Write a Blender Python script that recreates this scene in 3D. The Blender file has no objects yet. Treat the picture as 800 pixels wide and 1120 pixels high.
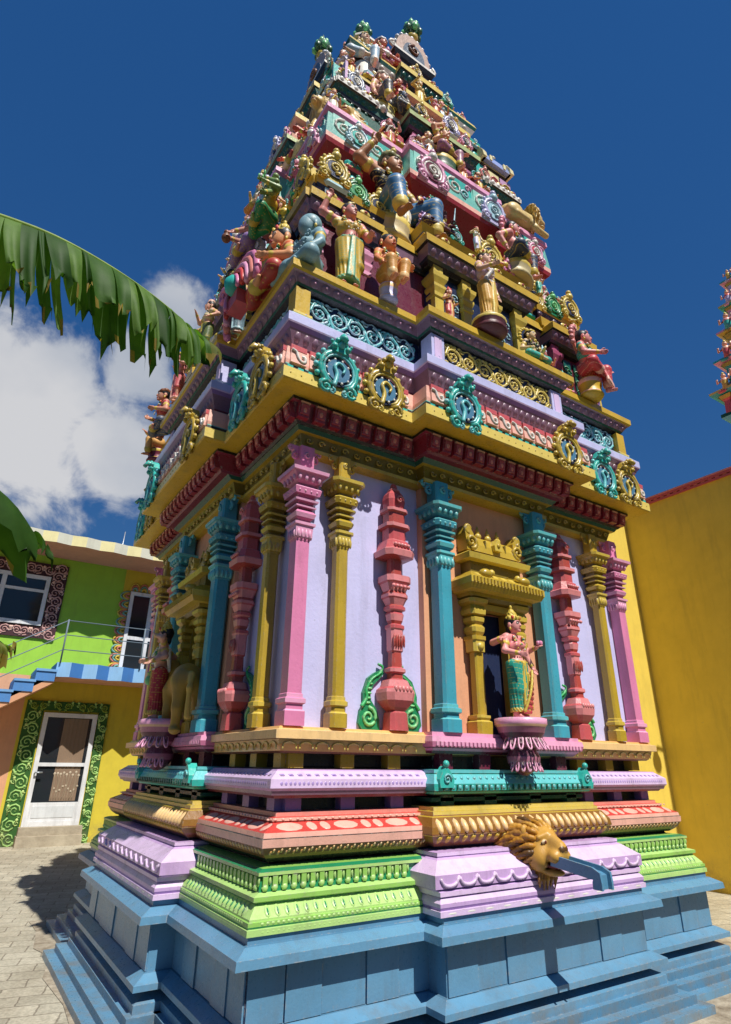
import bpy, math, random
import numpy as np
from math import sin, cos, pi, radians as rad, sqrt
random.seed(7)
SC = bpy.context.scene
COL = SC.collection
G = 0.28                                   # height of the paved yard
V = lambda *a: np.array(a, float)

def srgb(h):
    h = h.lstrip('#'); o = []
    for i in (0, 2, 4):
        c = int(h[i:i+2], 16)/255
        o.append(c/12.92 if c <= .04045 else ((c+.055)/1.055)**2.4)
    return tuple(o)+(1.0,)

# ------------------------------------------------------------------ paints (albedos)
PINK = srgb('df82ac'); PINKL = srgb('e9a3c4'); GOLD = srgb('b99b2a'); GOLDL = srgb('d0b545'); TEAL = srgb('40a2b6'); TEALL = srgb('62c0c4')
BLUE = srgb('5c8eae'); BLUED = srgb('4d7c9a'); LILAC = srgb('c6a3d4'); LILACL = srgb('dcc0e4'); LAV = srgb('c6c4ec'); PEACH = srgb('e3a47c')
GREEN = srgb('93c65c'); GREENL = srgb('b0d67c'); DGREEN = srgb('1f8656'); TURQ = srgb('2fb5a8'); SALMON = srgb('dd8476'); SALML = srgb('eeb3a0')
RED = srgb('cf4038'); DRED = srgb('8e2337'); MAROON = srgb('6a2038'); ORANGE = srgb('e6ad62'); ORL = srgb('f2c888'); YEL = srgb('cfa92e'); YELL = srgb('e3c962')
NAVY = srgb('1c2a4e'); BLACK = srgb('1b1a20'); WHITE = srgb('e8e4da'); PALEB = srgb('a9d3df'); CORAL = srgb('c9565a'); CORALL = srgb('e2898a')
FLESH = srgb('e6a98c'); FLESHP = srgb('e79a94'); FLESHY = srgb('e3c08e'); BROWN = srgb('7c4a2c'); MAUVE = srgb('8d6a80'); BURG = srgb('7a2740')
LIONG = srgb('b8791f'); LIOND = srgb('7a4a17'); LEAF = srgb('2fae5e'); LEAFL = srgb('7ed68a'); PURP = srgb('8f6fb0'); PALEY = srgb('e8dfa8'); STONE = srgb('8fb0b8')
GREYB = srgb('7fa3ad'); DARKG = srgb('14584a')

# ------------------------------------------------------------------ materials
def mat(name):
    m = bpy.data.materials.new(name); m.use_nodes = True
    nt = m.node_tree; b = nt.nodes['Principled BSDF']
    return m, nt, b
def nd(nt, t, **k):
    n = nt.nodes.new(t)
    for a, v in k.items():
        if a in n.inputs: n.inputs[a].default_value = v
        else: setattr(n, a, v)
    return n
def lk(nt, a, b): nt.links.new(a, b)
def ramp(nt, fac, stops):
    r = nd(nt, 'ShaderNodeValToRGB'); e = r.color_ramp.elements
    while len(e) < len(stops): e.new(.5)
    for x, (p, c) in zip(e, stops): x.position = p; x.color = c
    if fac is not None: lk(nt, fac, r.inputs['Fac'])
    return r
def mixc(nt, typ, fac, a, b):
    n = nd(nt, 'ShaderNodeMix'); n.data_type = 'RGBA'; n.blend_type = typ
    for i, v in ((0, fac), (6, a), (7, b)):
        if isinstance(v, (int, float, tuple)): n.inputs[i].default_value = v
        else: lk(nt, v, n.inputs[i])
    return n.outputs[2]

def paint(name, rough, bump, dirt, spec=.5, fine=60, mott=.86, wear=0.):
    m, nt, b = mat(name)
    at = nd(nt, 'ShaderNodeAttribute', attribute_name='Col')
    geo = nd(nt, 'ShaderNodeNewGeometry')
    n1 = nd(nt, 'ShaderNodeTexNoise', Scale=3.1, Detail=6.0, Roughness=.62); lk(nt, geo.outputs['Position'], n1.inputs['Vector'])
    n2 = nd(nt, 'ShaderNodeTexNoise', Scale=fine, Detail=4.0, Roughness=.6); lk(nt, geo.outputs['Position'], n2.inputs['Vector'])
    r1 = ramp(nt, n1.outputs['Fac'], [(.3, (mott,)*3+(1,)), (.62, (1.04, 1.04, 1.04, 1))])
    c1 = mixc(nt, 'MULTIPLY', 1.0, at.outputs['Color'], r1.outputs['Color'])
    # grime: stains with a shape of their own, streaked down the surface
    mp = nd(nt, 'ShaderNodeMapping'); mp.inputs['Scale'].default_value = (9, 9, 1.4); lk(nt, geo.outputs['Position'], mp.inputs['Vector'])
    n3 = nd(nt, 'ShaderNodeTexNoise', Scale=1.0, Detail=8.0, Roughness=.7); lk(nt, mp.outputs[0], n3.inputs['Vector'])
    r3 = ramp(nt, n3.outputs['Fac'], [(.50, (0, 0, 0, 1)), (.74, (dirt*1.5,)*3+(1,))])
    c2 = mixc(nt, 'MIX', r3.outputs['Color'], c1, (.12, .095, .07, 1))
    # chips and scuffs in the paint
    n4 = nd(nt, 'ShaderNodeTexNoise', Scale=26, Detail=7.0, Roughness=.75); lk(nt, geo.outputs['Position'], n4.inputs['Vector'])
    r4 = ramp(nt, n4.outputs['Fac'], [(.64, (0, 0, 0, 1)), (.70, (.55,)*3+(1,))])
    c2 = mixc(nt, 'MIX', r4.outputs['Color'], c2, (.30, .27, .24, 1))
    # splashed mud on the lowest courses
    sx = nd(nt, 'ShaderNodeSeparateXYZ'); lk(nt, geo.outputs['Position'], sx.inputs[0])
    hz = nd(nt, 'ShaderNodeMapRange'); lk(nt, sx.outputs['Z'], hz.inputs['Value']); hz.inputs['From Min'].default_value = .68; hz.inputs['From Max'].default_value = .27
    n5 = nd(nt, 'ShaderNodeTexNoise', Scale=5.5, Detail=9.0, Roughness=.72); lk(nt, geo.outputs['Position'], n5.inputs['Vector'])
    mu = nd(nt, 'ShaderNodeMath', operation='MULTIPLY'); lk(nt, hz.outputs[0], mu.inputs[0]); lk(nt, ramp(nt, n5.outputs['Fac'], [(.45, (0, 0, 0, 1)), (.66, (.85,)*3+(1,))]).outputs['Color'], mu.inputs[1])
    c2 = mixc(nt, 'MIX', mu.outputs[0], c2, (.20, .16, .11, 1))
    if wear > 0:                                       # paint rubbed through along the arrises
        bv = nd(nt, 'ShaderNodeBevel', Radius=.009); bv.samples = 3
        dp = nd(nt, 'ShaderNodeVectorMath', operation='DOT_PRODUCT'); lk(nt, bv.outputs[0], dp.inputs[0]); lk(nt, geo.outputs['True Normal'], dp.inputs[1])
        iv = nd(nt, 'ShaderNodeMapRange'); lk(nt, dp.outputs['Value'], iv.inputs['Value']); iv.inputs['From Min'].default_value = .985; iv.inputs['From Max'].default_value = .86
        n6 = nd(nt, 'ShaderNodeTexNoise', Scale=38, Detail=6.0, Roughness=.7); lk(nt, geo.outputs['Position'], n6.inputs['Vector'])
        m2 = nd(nt, 'ShaderNodeMath', operation='MULTIPLY'); lk(nt, iv.outputs[0], m2.inputs[0]); lk(nt, ramp(nt, n6.outputs['Fac'], [(.50, (0, 0, 0, 1)), (.62, (wear,)*3+(1,))]).outputs['Color'], m2.inputs[1])
        c2 = mixc(nt, 'MIX', m2.outputs[0], c2, (.42, .38, .33, 1))
    hv = nd(nt, 'ShaderNodeHueSaturation', Saturation=.98); lk(nt, c2, hv.inputs['Color']); c2 = hv.outputs['Color']
    lk(nt, c2, b.inputs['Base Color'])
    rr = ramp(nt, n2.outputs['Fac'], [(.3, (rough-.09,)*3+(1,)), (.7, (rough+.12,)*3+(1,))]); lk(nt, rr.outputs['Color'], b.inputs['Roughness'])
    bp = nd(nt, 'ShaderNodeBump', Strength=bump, Distance=.004); lk(nt, n2.outputs['Fac'], bp.inputs['Height']); lk(nt, bp.outputs[0], b.inputs['Normal'])
    b.inputs['Specular IOR Level'].default_value = spec
    return m
PAINT = paint('enamel_paint', .32, .35, .24, wear=.9)
STATUE = paint('statue_paint', .42, .3, .3, .4, 90)
WALLP = paint('masonry_paint', .62, .4, .14, .3, 45, .93)
HOUSE = paint('house_wall_paint', .75, .35, .12, .2, 30, .93)

def leaf_mat():
    m, nt, b = mat('banana_leaf')
    at = nd(nt, 'ShaderNodeAttribute', attribute_name='Col')
    geo = nd(nt, 'ShaderNodeNewGeometry')
    n1 = nd(nt, 'ShaderNodeTexNoise', Scale=14, Detail=5.0); lk(nt, geo.outputs['Position'], n1.inputs['Vector'])
    r1 = ramp(nt, n1.outputs['Fac'], [(.3, (.75, .8, .7, 1)), (.7, (1.2, 1.15, 1.1, 1))])
    c = mixc(nt, 'MULTIPLY', 1.0, at.outputs['Color'], r1.outputs['Color'])
    lk(nt, c, b.inputs['Base Color']); b.inputs['Roughness'].default_value = .6; b.inputs['Specular IOR Level'].default_value = .3
    tr = nd(nt, 'ShaderNodeBsdfTranslucent'); lk(nt, mixc(nt, 'MULTIPLY', 1.0, c, (1.6, 1.7, .6, 1)), tr.inputs['Color'])
    mx = nd(nt, 'ShaderNodeMixShader', Fac=.42); lk(nt, b.outputs[0], mx.inputs[1]); lk(nt, tr.outputs[0], mx.inputs[2])
    lk(nt, mx.outputs[0], nt.nodes['Material Output'].inputs['Surface'])
    return m
LEAFM = leaf_mat()
def glass_mat():
    m, nt, b = mat('window_glass')
    b.inputs['Base Color'].default_value = (.02, .025, .03, 1); b.inputs['Roughness'].default_value = .06
    b.inputs['Specular IOR Level'].default_value = .7
    return m
GLASS = glass_mat()
def metal_mat():
    m, nt, b = mat('galvanised_pipe'); b.inputs['Base Color'].default_value = (.42, .46, .5, 1); b.inputs['Metallic'].default_value = .7; b.inputs['Roughness'].default_value = .4
    return m
METAL = metal_mat()

# ------------------------------------------------------------------ objects
WLOC = {}
def empty(name, loc=(0, 0, 0), rz=0., label=None, cat=None, group=None, kind=None):
    o = bpy.data.objects.new(name, None); COL.objects.link(o); o.location = loc; o.rotation_euler = (0, 0, rz); o.empty_display_size = .1
    tag(o, label, cat, group, kind); WLOC[o.name] = V(*loc)
    return o
def tag(o, label=None, cat=None, group=None, kind=None):
    if label: o['label'] = label
    if cat: o['category'] = cat
    if group: o['group'] = group
    if kind: o['kind'] = kind
    return o
def link_mesh(name, verts, faces, material, parent=None, ccol=None, vcol=None, smooth=None, local=False, label=None):
    verts = np.asarray(verts, float)
    if parent is not None and not local: verts = verts-WLOC[parent.name]
    me = bpy.data.meshes.new(name); me.from_pydata(verts.tolist(), [], faces)
    if ccol is not None:
        at = me.color_attributes.new('Col', 'FLOAT_COLOR', 'CORNER')
        cnt = [len(f) for f in faces]
        at.data.foreach_set('color', np.repeat(np.asarray(ccol, np.float32), cnt, axis=0).ravel())
    if vcol is not None:
        at = me.color_attributes.new('Col', 'FLOAT_COLOR', 'POINT'); at.data.foreach_set('color', np.asarray(vcol, np.float32).ravel())
    if smooth is not None:
        me.polygons.foreach_set('use_smooth', np.asarray(smooth, bool) if not isinstance(smooth, bool) else np.full(len(faces), smooth))
    me.materials.append(material); me.update()
    o = bpy.data.objects.new(name, me); COL.objects.link(o)
    if parent is not None:
        o.parent = parent; WLOC[o.name] = WLOC[parent.name]
    else: WLOC[o.name] = V(0, 0, 0)
    if label: o['label'] = label
    return o

# a face frame: u runs to the right when looking at the face, d is the distance out from the tower axis
class Face:
    def __init__(s, k): s.k = k
    def __call__(s, u, d, z):
        return ((u, -d, z), (-d, -u, z), (-u, d, z), (d, u, z))[s.k]
FR, LF, BK, RT = Face(0), Face(1), Face(2), Face(3)
class Flat(Face):                                   # the same for a wall anywhere: origin and yaw
    def __init__(s, o, a=0.): s.o = o; s.c, s.s = cos(a), sin(a)
    def __call__(s, u, d, z):
        x, y = u, -d
        return (s.o[0]+s.c*x-s.s*y, s.o[1]+s.s*x+s.c*y, s.o[2]+z)

class MB:
    def __init__(s): s.v = []; s.f = []; s.c = []; s.s = []
    def add(s, vs, fs, col, smooth=False):
        b = len(s.v); s.v += [tuple(p) for p in vs]
        many = isinstance(col, list)
        for i, f in enumerate(fs):
            s.f.append([b+k for k in f]); s.c.append(col[i] if many else col); s.s.append(smooth)
    def build(s, name, parent=None, material=None, local=False, label=None):
        return link_mesh(name, s.v, s.f, material or PAINT, parent, ccol=s.c, smooth=s.s, local=local, label=label)
    # --- shapes
    def box(s, F, u0, u1, d0, d1, z0, z1, col):
        p = [F(u, d, z) for z in (z0, z1) for (u, d) in ((u0, d0), (u1, d0), (u1, d1), (u0, d1))]
        s.add(p, [(3, 2, 1, 0), (4, 5, 6, 7), (0, 1, 5, 4), (1, 2, 6, 5), (2, 3, 7, 6), (3, 0, 4, 7)], col)
    def wedge(s, F, u0, u1, d0, d1, z0, z1, du, dd, col):  # box whose top is inset
        p = [F(u0, d0, z0), F(u1, d0, z0), F(u1, d1, z0), F(u0, d1, z0), F(u0+du, d0, z1), F(u1-du, d0, z1), F(u1-du, d1-dd, z1), F(u0+du, d1-dd, z1)]
        s.add(p, [(3, 2, 1, 0), (4, 5, 6, 7), (0, 1, 5, 4), (1, 2, 6, 5), (2, 3, 7, 6), (3, 0, 4, 7)], col)
    def rings(s, rs, cols, closed=True, cap=True, smooth=False):
        n = len(rs[0]); vs = [p for r in rs for p in r]; fs = []; cs = []
        for i in range(len(rs)-1):
            for j in range(n if closed else n-1):
                k = (j+1) % n
                fs.append((i*n+j, i*n+k, (i+1)*n+k, (i+1)*n+j)); cs.append(cols[i])
        if cap:
            fs += [tuple(range(n-1, -1, -1)), tuple((len(rs)-1)*n+j for j in range(n))]; cs += [cols[0], cols[-1]]
        s.add(vs, fs, cs, smooth)
    def square(s, prof):                              # square ring round the tower axis: (z, a, col)
        s.rings([[(-a, -a, z), (a, -a, z), (a, a, z), (-a, a, z)] for z, a, c in prof], [c for z, a, c in prof])
    def proj(s, F, prof, back, u=0.):                       # projecting block on a face: (z, h, d, col)
        s.rings([[F(u-h, back, z), F(u-h, d, z), F(u+h, d, z), F(u+h, back, z)] for z, h, d, c in prof], [p[3] for p in prof])
    def post(s, F, u, d, prof, ch=.0, flat=1.):                # chamfered square column: (z, half, col)
        rs = []
        for z, r, c in prof:
            k = r*(1-ch); q = [(-r, -k), (-k, -r), (k, -r), (r, -k), (r, k), (k, r), (-k, r), (-r, k)] if ch > 0 else [(-r, -r), (r, -r), (r, r), (-r, r)]
            rs.append([F(u+a, d-b*flat, z) for a, b in q])
        s.rings(rs, [c for z, r, c in prof])
    def lathe(s, F, u, d, prof, n=10, flat=1., smooth=True):
        s.rings([[F(u+r*cos(2*pi*k/n), d+flat*r*sin(2*pi*k/n), z) for k in range(n)] for z, r, c in prof], [c for z, r, c in prof], smooth=smooth)
    def prism(s, F, pts, d0, d1, col, side=None):
        n = len(pts); vs = [F(u, d0, z) for u, z in pts]+[F(u, d1, z) for u, z in pts]
        fs = [tuple(range(n)), tuple(range(2*n-1, n-1, -1))]+[(i, i+n, (i+1) % n+n, (i+1) % n) for i in range(n)]
        s.add(vs, fs, [col, col]+[side or col]*n)
    def tube(s, pts, r, col, n=6, taper=None):
        pts = [V(*p) for p in pts]; m = len(pts); rs = []
        for i, p in enumerate(pts):
            t = pts[min(i+1, m-1)]-pts[max(i-1, 0)]; t = t/(np.linalg.norm(t)+1e-9)
            a = np.cross(t, (0.31, .21, .93)); a /= np.linalg.norm(a)+1e-9; b = np.cross(t, a)
            rr = r if taper is None else r*taper(i/(m-1))
            rs.append([tuple(p+rr*(cos(2*pi*k/n)*a+sin(2*pi*k/n)*b)) for k in range(n)])
        s.rings(rs, [col]*m, smooth=True)
    def bead(s, F, u, d, z, ru, rd, rz, col, n=8, tilt=0.):
        vs = []; fs = []
        for i in range(3):
            t = (i)*pi/6
            for k in range(n):
                a = 2*pi*k/n; zz = rz*cos(t)*sin(a); dd = rd*sin(t)
                vs.append(F(u+ru*cos(t)*cos(a), d+dd-zz*tilt, z+zz))
        vs.append(F(u, d+rd, z))
        for i in range(2):
            for k in range(n): fs.append((i*n+k, i*n+(k+1) % n, (i+1)*n+(k+1) % n, (i+1)*n+k))
        for k in range(n): fs.append((2*n+k, 2*n+(k+1) % n, 3*n))
        s.add(vs, fs, col, True)
    def ball(s, c, r, col, n=8, m=6, sc=(1, 1, 1)):
        rs = []
        for i in range(m+1):
            t = pi*i/m; q = max(sin(t), .02)
            rs.append([(c[0]+sc[0]*r*q*cos(2*pi*k/n), c[1]+sc[1]*r*q*sin(2*pi*k/n), c[2]-sc[2]*r*cos(t)) for k in range(n)])
        s.rings(rs, [col]*(m+1), smooth=True)
    def scroll(s, F, u, z, R, d, r, col, turns=1.5, a0=0., hand=1, n=22, nt=5, r1=.5):
        P = []
        for i in range(n):
            t = i/(n-1); a = a0+hand*2*pi*turns*t; q = R*(1-.88*t)
            P.append(F(u+q*cos(a), d, z+q*sin(a)))
        s.tube(P, r, col, nt, lambda t: 1-(1-r1)*t)
    def curve(s, F, pts, d, r, col, n=14, nt=5, taper=None):        # smooth path through (u,z) points
        P = [V(*p) for p in pts]; P = [2*P[0]-P[1]]+P+[2*P[-1]-P[-2]]; out = []
        for i in range(1, len(P)-2):
            for k in range(n if i == len(P)-3 else n-1):
                t = k/(n-1); a, b, c, e = P[i-1:i+3]
                q = .5*((2*b)+(c-a)*t+(2*a-5*b+4*c-e)*t*t+(3*b-a-3*c+e)*t**3)
                out.append(F(q[0], d, q[1]))
        s.tube(out, r, col, nt, taper)

# ------------------------------------------------------------------ smooth sculpted meshes: blended solids on a grid, surface nets
class SDF:
    def __init__(s, vox, k=.02): s.vox = vox; s.k = k; s.p = []
    def _add(s, fn, lo, hi, col, k=None, sub=False): s.p.append((fn, np.array(lo, float), np.array(hi, float), col, s.k if k is None else k, sub))
    def cap(s, a, b, r1, r2, col, k=None):
        a = V(*a); b = V(*b); ab = b-a; L = float(ab@ab)+1e-12
        def fn(X, Y, Z):
            h = np.clip(((X-a[0])*ab[0]+(Y-a[1])*ab[1]+(Z-a[2])*ab[2])/L, 0, 1)
            return np.sqrt((X-a[0]-h*ab[0])**2+(Y-a[1]-h*ab[1])**2+(Z-a[2]-h*ab[2])**2)-(r1+(r2-r1)*h)
        r = max(r1, r2); s._add(fn, np.minimum(a, b)-r, np.maximum(a, b)+r, col, k)
    def chain(s, pts, rs, col, k=None):
        for i in range(len(pts)-1): s.cap(pts[i], pts[i+1], rs[i], rs[i+1], col, k)
    def ell(s, c, r, col, k=None, R=None, sub=False):
        c = V(*c); r = V(*r)
        def fn(X, Y, Z):
            x, y, z = X-c[0], Y-c[1], Z-c[2]
            if R is not None: x, y, z = (R[0, 0]*x+R[1, 0]*y+R[2, 0]*z, R[0, 1]*x+R[1, 1]*y+R[2, 1]*z, R[0, 2]*x+R[1, 2]*y+R[2, 2]*z)
            q = np.sqrt((x/r[0])**2+(y/r[1])**2+(z/r[2])**2)
            return (q-1)*min(r) if True else 0
        m = r if R is None else V(1, 1, 1)*max(r)
        s._add(fn, c-m, c+m, col, k, sub)
    def rbox(s, c, h, rd, col, k=None):
        c = V(*c); h = V(*h)
        def fn(X, Y, Z):
            q = [np.abs(a-b)-e+rd for a, b, e in zip((X, Y, Z), c, h)]
            return np.sqrt(sum(np.maximum(t, 0)**2 for t in q))+np.minimum(np.maximum(np.maximum(q[0], q[1]), q[2]), 0)-rd
        s._add(fn, c-h, c+h, col, k)
    def skirt(s, c0, c1, r0, r1, col, pleats=14, amp=.006, k=None):   # elliptic cone from c0 up to c1
        c0 = V(*c0); c1 = V(*c1); h = c1[2]-c0[2]
        def fn(X, Y, Z):
            t = np.clip((Z-c0[2])/h, 0, 1); x = X-(c0[0]+(c1[0]-c0[0])*t); y = Y-(c0[1]+(c1[1]-c0[1])*t)
            rx = r0[0]+(r1[0]-r0[0])*t; ry = r0[1]+(r1[1]-r0[1])*t; th = np.arctan2(y/ry, x/rx)
            q = (np.sqrt((x/rx)**2+(y/ry)**2)-1)*np.minimum(rx, ry)-amp*np.cos(pleats*th+6*t)*(1-.6*t)
            return np.maximum(q, np.maximum(Z-c1[2], c0[2]-Z))
        m = max(r0+r1)+amp; s._add(fn, np.minimum(c0, c1)-V(m, m, 0), np.maximum(c0, c1)+V(m, m, 0), col, k)
    def mesh(s):
        vox = s.vox; lo = np.min([p[1] for p in s.p], 0)-vox*3; hi = np.max([p[2] for p in s.p], 0)+vox*3
        n = np.ceil((hi-lo)/vox).astype(int)+1
        ax = [lo[i]+vox*np.arange(n[i]) for i in range(3)]
        D = np.full(n, 1e3, np.float32); I = np.zeros(n, np.int16)
        for q, (fn, a, b, col, k, sub) in enumerate(s.p):
            mg = 2*k+2.5*vox
            i0 = np.maximum(np.floor((a-mg-lo)/vox).astype(int), 0); i1 = np.minimum(np.ceil((b+mg-lo)/vox).astype(int)+1, n)
            sl = tuple(slice(i0[i], i1[i]) for i in range(3))
            X, Y, Z = (ax[0][sl[0]][:, None, None], ax[1][sl[1]][None, :, None], ax[2][sl[2]][None, None, :])
            d = fn(X, Y, Z); d = np.broadcast_to(d, D[sl].shape).astype(np.float32); old = D[sl]
            if sub:
                D[sl] = np.maximum(old, -d); w = -d >= old-.3*vox; I[sl] = np.where(w, q, I[sl]); continue
            I[sl] = np.where(d < old, q, I[sl])
            if k > 0:
                h = np.maximum(k-np.abs(d-old), 0)/k; D[sl] = np.minimum(d, old)-h*h*k*.25
            else: D[sl] = np.minimum(d, old)
        ins = D < 0
        nz = [m-1 for m in n]
        corner = [(i, j, k) for i in (0, 1) for j in (0, 1) for k in (0, 1)]
        cs = [D[i:i+nz[0], j:j+nz[1], k:k+nz[2]] for i, j, k in corner]
        cnt = sum((c < 0).astype(np.int8) for c in cs); act = (cnt > 0) & (cnt < 8)
        idx = np.argwhere(act); m = len(idx)
        vals = np.stack([c[act] for c in cs], 1)
        acc = np.zeros((m, 3)); num = np.zeros(m)
        for a in range(8):
            for ax_ in range(3):
                ca = corner[a]
                if ca[ax_] == 1: continue
                cb = list(ca); cb[ax_] = 1; b = corner.index(tuple(cb))
                va, vb = vals[:, a], vals[:, b]; x = (va < 0) != (vb < 0)
                t = np.where(x, va/(va-vb+1e-12), 0); p = np.repeat(np.array(ca, float)[None], m, 0); p[:, ax_] += t
                acc += np.where(x[:, None], p, 0); num += x
        pos = idx+acc/num[:, None]
        vid = np.full(act.shape, -1, np.int64); vid[act] = np.arange(m)
        faces = []
        for ax_ in range(3):
            o1, o2 = (ax_+1) % 3, (ax_+2) % 3
            A = np.take(ins, range(0, n[ax_]-1), ax_); B = np.take(ins, range(1, n[ax_]), ax_)
            e = np.argwhere(A != B); e = e[(e[:, o1] > 0) & (e[:, o2] > 0) & (e[:, o1] < n[o1]-1) & (e[:, o2] < n[o2]-1)]
            fl = A[tuple(e.T)]
            q = []
            for s1, s2 in ((1, 1), (0, 1), (0, 0), (1, 0)):
                c = e.copy(); c[:, o1] -= s1; c[:, o2] -= s2; q.append(vid[tuple(c.T)])
            Q = np.stack(q, 1); Q[~fl] = Q[~fl][:, ::-1]; faces.append(Q)
        Fq = np.concatenate(faces); Fq = Fq[(Fq >= 0).all(1)]
        ii = np.clip(np.rint(pos).astype(int), 0, n-1)
        cols = np.array([p[3] for p in s.p], np.float32)[I[tuple(ii.T)]]
        return lo+pos*vox, Fq, cols
    def build(s, name, parent, material=None, local=True, xf=None, label=None, pat=None):
        v, f, c = s.mesh()
        if pat is not None:
            q = (v[:, 2]+.25*np.sin(v[:, 0]*21)*pat[1]+.1*v[:, 0])/pat[1]; fr_ = q-np.floor(q)
            m_ = (fr_ < .09) | ((np.abs(fr_-.56) < .09) & (np.sin(v[:, 0]*pi/pat[1]*2.2)*np.sin((v[:, 1]+.3)*pi/pat[1]*2.2) > .5)); c[m_] = np.array(pat[0], np.float32)*.62+c[m_]*.38
        if xf is not None: v = xf(v)
        return link_mesh(name, v, f.tolist(), material or STATUE, parent, vcol=c, smooth=True, local=local, label=label)
# ================================================================== the temple tower
T = empty('temple_tower', (0, 0, G), label='tall painted temple tower, stepped blue base below and crowded sculpted storeys above', cat='temple tower')
FACES = (FR, LF, RT, BK); SEEN = (FR, LF)

# ---- blue plinth
mb = MB()
pl = [(G-.1, 2.02, BLUE), (.325, 2.02, BLUE), (.325, 1.955, BLUED), (.37, 1.955, BLUE), (.37, 1.885, BLUED), (.415, 1.885, BLUE), (.415, 1.85, BLUE), (.455, 1.85, BLUE), (.485, 1.77, BLUED), (.487, 1.72, NAVY),
      (.51, 1.72, BLUE), (.512, 1.865, BLUE), (.54, 1.865, BLUE), (.572, 1.80, BLUED), (.574, 1.785, NAVY), (.80, 1.785, BLUE), (.806, 1.88, BLUE), (.842, 1.876, BLUE), (.872, 1.815, BLUED), (.875, 1.80, BLUE), (.905, 1.80, BLUE)]
mb.square(pl)
for F in FACES:
    mb.proj(F, [(z, a-1.785+.80, a+.141, BLUE if c == NAVY and z > .5 else c) for z, a, c in pl], .5)
mb.build('plinth', T)
for F in SEEN:                                            # flat panels on the plinth wall, a dark groove between neighbours
    for s in (-1, 1):
        for u0, u1, k in ((.80, .985, .006), (.99, 1.175, .014), (1.18, 1.415, .006), (1.42, 1.60, .014), (1.605, 1.78, .008)):
            mb = MB(); mb.box(F, min(s*u0, s*u1), max(s*u0, s*u1), 1.7, 1.785+k, .576, .80, BLUE); mb.build('plinth_panel', T)
    for u0, u1, k in ((-.795, -.60, .012), (-.595, -.40, .006), (-.395, -.02, .014), (-.015, .36, .006), (.365, .56, .014), (.565, .795, .008)):
        mb = MB(); mb.box(F, u0, u1, 1.8, 1.926+k, .576, .80, BLUE); mb.build('plinth_panel', T)
# ---- base mouldings
def rows(mb, hb, a, fn):                                   # call fn(F, u0, u1) for the corner stretches of the seen faces
    for F in SEEN:
        fn(F, -a, -hb); fn(F, hb, a)
mb = MB()
mb.square([(.905, 1.811, GREENL), (.93, 1.811, GREENL), (.932, 1.803, DGREEN), (.94, 1.806, GREEN), (.956, 1.806, GREEN), (.958, 1.797, GREENL), (.966, 1.797, GREENL), (1.014, 1.755, DGREEN), (1.02, 1.758, GREENL),
           (1.026, 1.772, GREEN), (1.044, 1.772, GREENL), (1.055, 1.732, DGREEN), (1.118, 1.724, DGREEN), (1.121, 1.742, GREENL), (1.135, 1.742, DGREEN), (1.146, 1.71, GREEN), (1.152, 1.64, BLACK), (1.18, 1.62, BLACK)])
def green_rows(F, u0, u1):
    n = max(3, int((u1-u0)/.052))
    for i in range(n):
        u = u0+.02+(u1-u0-.04)*(i+.5)/n
        mb.bead(F, u, 1.776, .99, .016, .008, .024, GREENL, 8, .88); mb.bead(F, u, 1.783, .99, .005, .006, .014, DGREEN, 6, .88)
        mb.box(F, u-.013, u+.013, 1.70, 1.742, 1.075, 1.118, GREEN); mb.bead(F, u, 1.735, 1.072, .017, .014, .016, GREENL, 6)
        mb.bead(F, u+.026, 1.732, 1.10, .007, .008, .02, GREENL, 6)
    for i in range(n*2):
        u = u0+(u1-u0)*(i+.5)/(2*n); mb.bead(F, u, 1.803, .948, .011, .006, .008, GREENL, 6); mb.bead(F, u, 1.808, .918, .012, .004, .007, GREENL, 6)
rows(mb, .86, 1.75, green_rows); mb.build('green_moulding', T)

mb = MB()
mb.square([(1.165, 1.66, BLACK), (1.185, 1.69, srgb('8a5a2a')), (1.20, 1.705, srgb('8a5a2a')), (1.228, 1.722, BLACK), (1.2295, 1.722, SALMON), (1.232, 1.727, SALML), (1.268, 1.73, BLACK), (1.272, 1.724, SALML), (1.294, 1.72, RED), (1.334, 1.635, SALMON), (1.338, 1.645, SALML), (1.352, 1.645, RED), (1.356, 1.615, SALMON), (1.375, 1.612, SALMON), (1.38, 1.5, BLACK), (1.40, 1.5, BLACK)])
def pink_rows(F, u0, u1):
    n = max(4, int((u1-u0)/.04))
    for i in range(n):
        u = u0+(u1-u0)*(i+.5)/n; mb.bead(F, u-.006, 1.70, 1.207, .009, .014, .016, ORANGE, 6, -.8); mb.bead(F, u+.008, 1.712, 1.217, .007, .012, .012, ORL, 6, -.8)
        mb.bead(F, u, 1.645, 1.345, .009, .006, .006, SALML, 6)
    u = u0+.05; k = 0
    while u < u1-.05:
        L = .075 if k % 3 == 0 else .028
        mb.bead(F, min(u+L, u1-L), 1.677, 1.314, L, .008, .016, SALML, 10, 2.1); u += 2*L+.022; k += 1
rows(mb, .74, 1.69, pink_rows); mb.build('salmon_moulding', T)

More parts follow.
